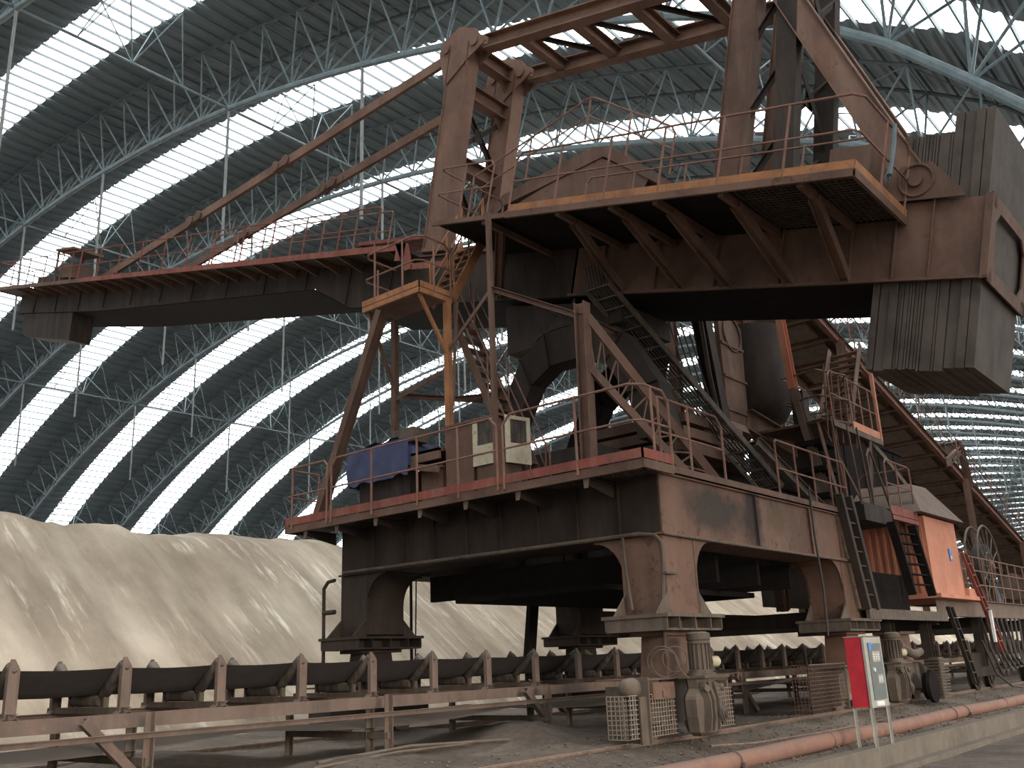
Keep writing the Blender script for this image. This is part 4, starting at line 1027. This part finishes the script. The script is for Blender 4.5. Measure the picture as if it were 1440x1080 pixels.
# ================================================================== TRIPPER CAR BEHIND THE PORTAL
# inclined gallery: lower edges run z = 10.27 - .2516 (x - 26.65)
def gz(x): return 10.27-.2516*(x-26.65)
ig = thing('inclined_gallery', 'long brown conveyor gallery with pinkish edges sloping down to the right behind the portal', 'conveyor gallery', (30, 10.7, 9))
x0, x1 = 24.0, 62.0
for y in (9.7, 11.7): MB().channel((x0, y, gz(x0)+.2), (x1, y, gz(x1)+.2), .10, .42, .02, side=1 if y > 10 else -1).build('side_channel', 'brown', ig)
MB().beam((x0, 9.66, gz(x0)+.02), (x1, 9.66, gz(x1)+.02), .12, .05).build('bottom_flange', 'red', ig)
MB().beam((x0, 11.72, gz(x0)+.0), (x1, 11.72, gz(x1)+.0), .14, .06).build('bottom_flange', 'pink', ig)
m = MB(); m.prism([(x0, 9.75, gz(x0)+.16), (x1, 9.75, gz(x1)+.16), (x1, 9.75, gz(x1)+.19), (x0, 9.75, gz(x0)+.19)], (0, 1.9, 0)); m.build('floor_plate', 'brown', ig)
for i in range(34):
    x = x0+.6+1.3*i; MB().beam((x, 9.75, gz(x)+.08), (x, 11.65, gz(x)+.08), .12, .14, (.24, 0, 1)).build('cross_member', 'brown', ig)
m = MB()
for i in range(34):
    x = x0+.6+1.3*i
    a = x+.22; b = x+1.08; m.prism([(a, 10.05, gz(a)+.03), (b, 10.05, gz(b)+.03), (b, 10.05, gz(b)+.12), (a, 10.05, gz(a)+.12)], (0, 1.3, 0))
m.build('idler_tray', 'dusty', ig)
m = MB(); m.prism([(x0, 9.9, gz(x0)+.85), (x1, 9.9, gz(x1)+.85), (x1, 9.9, gz(x1)+.87), (x0, 9.9, gz(x0)+.87)], (0, 1.6, 0)); m.build('gallery_belt', 'belt', ig)
for i in range(30):
    x = x0+1+1.4*i; MB().tube([(x, 9.75, gz(x)+.4), (x, 9.75, gz(x)+1.0), (x, 10.1, gz(x)+.85)], .035, 6).build('idler_bracket', 'brown', ig)
guardrail(ig, [(26, 9.45, gz(26)+.3), (56, 9.45, gz(56)+.3)], 1.0, mat='rail_paint', step=2.0, name='gallery_guardrail')
# supports of the gallery
ts = thing('gallery_trestle', 'brown braced trestle posts holding the sloping gallery above the tripper car', 'trestle', (30, 9.6, 2.2))
for x in (21.2, 27.5, 39.0, 46.5):
    for y in (9.6, 11.8):
        MB().ibeam((x, y, .9 if x > 35 else 2.0), (x, y, gz(x)+.1), .2, .24, .016, (1, 0, 0)).build('post', 'brown' if x > 25 else 'portal', ts)
for x in (21.2, 27.5):
    MB().angle((x, 9.6, 3), (x, 11.8, 5.6), .09, .09).build('brace', 'brown', ts); MB().angle((x, 11.8, 3), (x, 9.6, 5.6), .09, .09).build('brace', 'brown', ts)
MB().angle((21.2, 9.6, 3.0), (27.5, 9.6, 6.5), .10, .10).build('brace', 'dusty', ts); MB().angle((21.2, 9.6, 6.2), (27.5, 9.6, 3.0), .10, .10).build('brace', 'brown', ts)
# small frame standing over the gallery far down
fr = thing('stay_gantry', 'triangular brown frame with rope stays over the far part of the gallery', 'frame', (39, 10.7, 7.5))
for y in (9.6, 11.8): MB().ibeam((39.6, y, gz(39.6)), (39.0, y, 8.6), .22, .3, .02, (1, 0, 0)).build('post', 'brown', fr)
MB().ibeam((39.0, 9.5, 8.5), (39.0, 12.2, 8.5), .25, .45, .02).ibeam((39.0, 9.6, 8.4), (36.8, 9.6, 7.6), .16, .3, .02).build('head_beam', 'brown', fr)
for e in (0, .5, 2.0): MB().tube([(39.1, 9.6+e, 8.6), (55, 9.6+e, 3.6)], .02, 5).build('stay_rope', 'cable', fr)
MB().angle((39.0, 9.6, 8.4), (37.6, 9.6, 7.8), .1, .1).build('brace', 'dusty', fr)

# chassis of the tripper car
tc = thing('tripper_car', 'long dusty chassis of the tripper car on wheels with decks behind the portal', 'tripper car', (27, 7.6, 1.7))
MB().box(19.3, 24.4, 6.92, 7.0, 1.66, 1.86).box(19.3, 24.4, 6.95, 7.7, 1.84, 1.87).build('deck_edge', 'dusty', tc)
MB().ibeam((24.6, 7.2, 2.02), (48, 7.2, 2.02), .22, .44, .02).build('chassis_beam', 'pink', tc)
MB().ibeam((24.6, 13.6, 2.02), (48, 13.6, 2.02), .22, .44, .02).ibeam((19.6, 13.6, 2.02), (24.6, 13.6, 2.02), .22, .44, .02).build('chassis_beam', 'brown_dark', tc)
MB().box(24.6, 48, 7.3, 8.9, 2.24, 2.27).build('deck_plate', 'brown_dark', tc)
for x in (20.0, 24.5, 31, 38, 45): MB().ibeam((x, 7.2, 1.75), (x, 13.6, 1.75), .2, .3, .016).build('cross_beam', 'brown_dark', tc)
MB().box(20.0, 23.9, 7.6, 7.72, 1.9, 2.75).build('apron_plate', 'black', tc)
for x in (21.3, 23.8, 28.2, 33.4, 40): MB().ibeam((x, 7.3, .55), (x, 7.3, 1.85), .2, .26, .016, (1, 0, 0)).build('leg', 'brown_dark', tc)
for x in (27.6, 29.0, 33.0, 34.4, 40, 41.4):
    m = MB(); m.lathe((x, 7.36, .3), (0, 1, 0), [(0, .34), (.02, .34), (.03, .30), (.12, .30), (.13, .34), (.15, .34)], 26); m.ring((x, 7.34, .3), (0, 1, 0), .2, .02); m.build('wheel', 'brown_dark', tc)
MB().box(27.2, 29.4, 7.3, 7.34, .3, .9).box(32.6, 34.8, 7.3, 7.34, .3, .9).build('wheel_frame', 'brown_dark', tc)
guardrail(tc, [(26.4, 7.15, 2.27), (46, 7.15, 2.27)], 1.15, mat='rail_paint', step=.95, mids=(.35, .68), name='car_guardrail')
# stair from the ground to the deck and leaning ladders
def ladder(name, p0, p1, wd, side, n, lab, mat, w_=.05, h_=.12):
    t = thing(name, lab, 'ladder', p0); p0 = Vector(p0); p1 = Vector(p1); s_ = Vector(side).normalized()*wd
    for o in (Vector((0, 0, 0)), s_): MB().beam(p0+o, p1+o, w_, h_, (0, 1, 0)).build('stringer', mat, t)
    for i in range(1, n): q = p0.lerp(p1, i/n); MB().beam(q, q+s_, .10, .03, (0, 0, 1)).build('rung', mat, t)
    return t
ladder('leaning_ladder', (19.75, 6.95, 1.85), (19.2, 7.0, 4.1), .5, (-1, 0, 0), 8, 'wide dark ladder leaning against the right end of the near side beam', 'brown_dark', .12, .16)
ladder('cab_stair', (22.9, 6.75, 2.2), (22.35, 6.8, 3.75), 1.05, (-1, .1, 0), 7, 'black steep stair in front of the orange cabin', 'black', .08, .18)
ladder('boarding_ladder', (25.6, 6.9, .2), (24.6, 6.95, 2.0), .5, (1, .1, 0), 7, 'dark boarding ladder from ballast up to the tripper car deck', 'brown_dark', .04, .09)
ladder('red_ladder', (28.2, 6.8, .9), (26.4, 6.9, 3.4), .35, (1, 0, 0), 9, 'slim red inclined stair rail leaning on the tripper car railing', 'red', .04, .08)
tag(MB().box(27.35, 27.45, 6.68, 6.74, 1.15, 1.95).build('height_gauge_board', 'white'), 'narrow white board fixed to the red inclined stair', 'board')
# cabin
cb2 = thing('operator_cabin', 'orange panelled cabin with sloping brown roof behind the black stair', 'cabin', (25.5, 7.8, 2.3))
m = MB(); m.box(24.0, 26.5, 7.0, 8.5, 2.3, 4.15); 
for i in range(8): m.box(23.97, 24.0, 7.08+.18*i, 7.14+.18*i, 2.35, 4.1)
m.build('body', 'cab', cb2)
m = MB(); m.box(23.9, 27.4, 6.85, 8.6, 2.2, 2.3); m.box(26.5, 27.4, 6.9, 8.5, 2.25, 2.5); m.build('base', 'cab', cb2)
m = MB(); m.box(26.5, 26.52, 7.2, 8.2, 2.9, 3.85); m.build('window_pane', 'glass', cb2)
MB().box(25.6, 25.77, 6.97, 6.995, 3.15, 3.45).build('notice', 'blue_label', cb2)
MB().box(25.64, 25.73, 6.965, 6.985, 3.2, 3.28).build('notice', 'yellow_label', cb2)
m = MB(); m.add([(23.4, 6.85, 4.18), (26.9, 6.85, 4.2), (26.9, 8.8, 4.2), (23.4, 8.8, 4.2), (24.3, 7.3, 5.0), (25.6, 7.3, 5.05), (25.6, 8.5, 5.1), (24.3, 8.5, 5.05)],
                 [(3, 2, 1, 0), (4, 5, 6, 7), (0, 1, 5, 4), (1, 2, 6, 5), (2, 3, 7, 6), (3, 0, 4, 7)]); m.build('roof', 'pink', cb2)
# middle landing between portal and cabin, upper landing by the gallery
l1 = thing('access_platform', 'small railed landing with dark plate just left of the orange cabin roof', 'platform', (22, 7.4, 4.1))
m = MB(); m.box(20.2, 23.6, 7.1, 8.4, 4.05, 4.12); m.box(20.2, 21.9, 7.05, 8.4, 3.72, 4.05); m.build('plate', 'brown_dark', l1)
m = MB(); m.box(21.9, 23.7, 7.03, 7.06, 4.0, 4.2); m.box(21.9, 23.7, 7.02, 7.1, 3.88, 3.98); m.build('kick_plate', 'red', l1)
guardrail(l1, [(21.9, 7.06, 4.12), (23.65, 7.06, 4.12), (23.65, 8.3, 4.12)], 1.15, mat='rail_paint', posts=[(21.9, 7.06, 4.12), (22.7, 7.06, 4.12), (23.65, 7.06, 4.12), (23.65, 8.3, 4.12)], curve=.12)
MB().tube([(21.0, 7.1, 4.1), (20.95, 7.1, 5.2), (21.15, 7.1, 5.4), (21.35, 7.1, 5.2), (22.1, 7.1, 4.1)], .03, 6).build('hoop', 'dusty', l1)
for p0, p1 in (((20.3, 7.3, 2.0), (20.3, 7.3, 4.05)), ((23.4, 7.3, 2.3), (23.4, 7.3, 4.05))): MB().angle(p0, p1, .08, .08, .01, (0, 1, 0)).build('post', 'brown', l1)
l2 = thing('upper_landing', 'railed landing with bright salmon kick plate beside the sloping gallery', 'platform', (21.8, 7.9, 6.1))
m = MB(); m.box(20.3, 23.2, 7.55, 9.3, 6.0, 6.06); m.build('plate', 'brown', l2)
m = MB(); m.box(21.6, 23.4, 7.5, 7.53, 6.02, 6.2); m.box(23.36, 23.44, 7.48, 7.56, 5.95, 7.75); m.build('kick_plate', 'cab', l2)
MB().channel((20.3, 7.5, 5.93), (23.4, 7.5, 5.93), .06, .12, .012).build('edge_channel', 'dusty', l2)
guardrail(l2, [(20.4, 7.52, 6.06), (22.3, 7.52, 6.06), (23.3, 7.52, 6.06)], 1.15, mat='rail_paint', posts=[(20.4, 7.52, 6.06), (21.6, 7.52, 6.06), (22.3, 7.52, 6.06), (22.9, 7.52, 6.06), (23.3, 7.52, 6.06)], curve=.15)
guardrail(l2, [(21.5, 9.3, 6.06), (23.3, 9.3, 6.06)], 1.15, mat='rail_paint', step=.6)
for i in range(12): MB().box(22.0+.13*i, 22.25+.13*i, 7.7, 8.5, 6.2+.2*i, 6.23+.2*i).build('tread', 'brown', l2)
m = MB()
for y in (7.7, 8.5): m.beam((21.9, y, 6.1), (23.5, y, 8.6), .03, .16)
m.build('stair_stringer', 'brown', l2)
for p0, p1 in (((20.6, 7.6, 4.1), (20.6, 7.6, 6.0)), ((22.9, 7.7, 4.9), (22.9, 7.7, 6.0)), ((20.6, 9.2, 2.0), (20.6, 9.2, 6.0)), ((23.1, 9.2, 2.3), (23.1, 9.2, 6.0))): MB().angle(p0, p1, .08, .08, .01, (0, 1, 0)).build('post', 'brown', l2)
MB().channel((24.0, 7.6, 5.5), (27.2, 7.6, 4.2), .08, .14, .012).channel((22.6, 7.6, 6.0), (24.0, 7.6, 5.5), .08, .14, .012).build('stair_channel', 'dusty', l2)
# caged column with orange upright near the portal's right end
cl = thing('caged_column', 'orange and dark column with ring cages rising beside the portal to the gallery', 'column', (20.2, 7.9, 3.7))
MB().ibeam((20.3, 8.3, 6.9), (20.0, 8.3, 8.9), .16, .2, .014, (1, 0, 0)).build('upright', 'cab', cl)
MB().ibeam((20.55, 7.85, 3.75), (20.3, 8.3, 6.9), .16, .2, .014, (1, 0, 0)).build('upright', 'pink', cl)
MB().box(20.55, 20.85, 8.2, 8.5, 3.75, 6.9).build('duct', 'brown_dark', cl)
for z in (4.3, 4.9, 5.5): MB().box(20.2, 21.0, 7.75, 8.4, z, z+.12).build('band', 'black', cl)
for z in (6.05, 6.6, 7.2):
    m = MB(); m.tube([(20.2, 7.7, z), (21.2, 7.4, z), (21.9, 7.8, z), (21.8, 8.6, z), (20.4, 8.6, z), (20.2, 7.7, z)], .022, 6); m.build('ring', 'brown', cl)
m = MB()
for i in range(5): m.tube([(20.2+.42*i, 7.6, 5.6), (20.2+.40*i, 7.5, 7.25)], .02, 5)
m.build('ring_bar', 'brown', cl)
m = MB(); m.angle((19.6, 7.3, 3.8), (20.4, 7.9, 6.2), .06, .06); m.angle((21.8, 7.5, 3.9), (20.6, 7.9, 6.1), .06, .06); m.angle((21.2, 7.2, 4.2), (22.6, 7.5, 5.9), .06, .06)
for x in (20.0, 20.9, 21.5): m.tube([(x, 7.3, 3.8), (x-.05, 7.4, 6.0)], .022, 6)
m.build('brace', 'brown', cl)
# cable reel and drum
cr = thing('cable_reel', 'large thin spoked cable reel wheel at the right edge', 'cable reel', (33.0, 8.0, 2.3))
c0 = Vector((32.9, 8.0, 3.45)); Rr = 1.28
for y in (-.18, .18):
    m = MB(); m.ring(c0+Vector((0, y, 0)), (0, 1, 0), Rr, .035, 40, 6); m.ring(c0+Vector((0, y, 0)), (0, 1, 0), .45, .025, 24, 6); m.build('rim', 'dusty', cr)
for i in range(14):
    a = 2*PI*i/14; d = Vector((math.cos(a), 0, math.sin(a)))
    MB().tube([c0+Vector((0, .18, 0))+d*.2, c0+Vector((0, .18, 0))+d*Rr], .018, 5).tube([c0+Vector((0, -.18, 0))+d*.2, c0+Vector((0, -.18, 0))+d*Rr], .018, 5).build('spoke', 'dusty', cr)
MB().lathe(c0+Vector((0, -.3, 0)), (0, 1, 0), [(0, .12), (.1, .2), (.5, .2), (.6, .12)], 18).build('hub', 'brown', cr)
MB().lathe(c0+Vector((0, -.15, 0)), (0, 1, 0), [(0, .72), (.3, .72)], 30).build('wound_cable', 'cable', cr)
m = MB(); m.beam((32.3, 8.0, 2.25), (32.8, 8.0, 3.5), .1, .14, (0, 1, 0)); m.beam((33.6, 8.0, 2.25), (33.0, 8.0, 3.5), .1, .14, (0, 1, 0)); m.build('stand', 'brown', cr)
tag(MB().lathe((33.9, 7.5, 2.85), (1, .15, 0), [(0, .1), (.02, .42), (1.9, .42), (1.92, .1)], 26).box(34.1, 35.7, 7.3, 7.9, 2.25, 2.5).build('cable_drum', 'dusty'), 'ribbed dusty motor drum beside the spoked reel at the right edge', 'drum')
m = MB()
for i in range(6):
    x = 27.5+.5*i; m.tube([(x, 7.0, 1.8), (x+.1, 6.9, 1.0-.05*i), (x+.6, 6.85, .35+.03*i), (x+1.2, 6.9, .5), (x+1.5, 7.0, 1.0), (x+1.6, 7.0, 1.8)], .03, 6)
m.tube([(26.5, 6.8, 1.2), (26.9, 6.7, .4), (27.8, 6.6, .05), (28.8, 6.6, -.02)], .03, 6)
tag(m.build('hose_loops', 'cable'), 'dark hoses looping down from the tripper car by the rear wheels', 'hose')
# machinery on the car between trestles, and one added dark filler box
for (a, lab, cat, mt) in (((24.4, 29.5, 9.2, 11.6, 2.3, 3.2), 'low dark machine housing on the tripper car behind the orange cabin', 'housing', 'brown_dark'),
                          ((25.0, 30.5, 9.3, 11.8, 3.3, 6.9), 'tall dark filler box under the gallery behind the railed landing', 'housing', 'black'),  # added box, painting in the darkness under the gallery
                          ((19.8, 21.6, 8.8, 12.6, 3.75, 4.6), 'dark box on the rear portal beam beneath the gallery', 'housing', 'black'),
                          ((29.8, 31.6, 8.2, 9.6, 2.3, 3.9), 'brown equipment box on the tripper car left of the cable reel', 'housing', 'brown')):
    m = MB(); m.box(*a); m.box(a[0]-.05, a[1]+.05, a[2]-.05, a[3]+.05, a[5], a[5]+.05)
    for i in range(4): x = a[0]+(a[1]-a[0])*(i+.5)/4; m.box(x-.02, x+.02, a[2]-.03, a[2], a[4], a[5])
    tag(m.build('housing_or_filler', mt), lab, cat)
m = MB(); m.tube([(7.3, 9.1, .03), (8.5, 9.0, .10), (10.2, 9.3, .06), (11.4, 9.2, .02)], .02, 5); m.tube([(7.6, 9.4, .05), (9.0, 9.3, .12), (10.9, 9.25, .05)], .025, 5)
tag(m.build('discarded_cables', 'dusty'), 'dusty discarded cables lying on the ash beside the conveyor leg', 'cable')
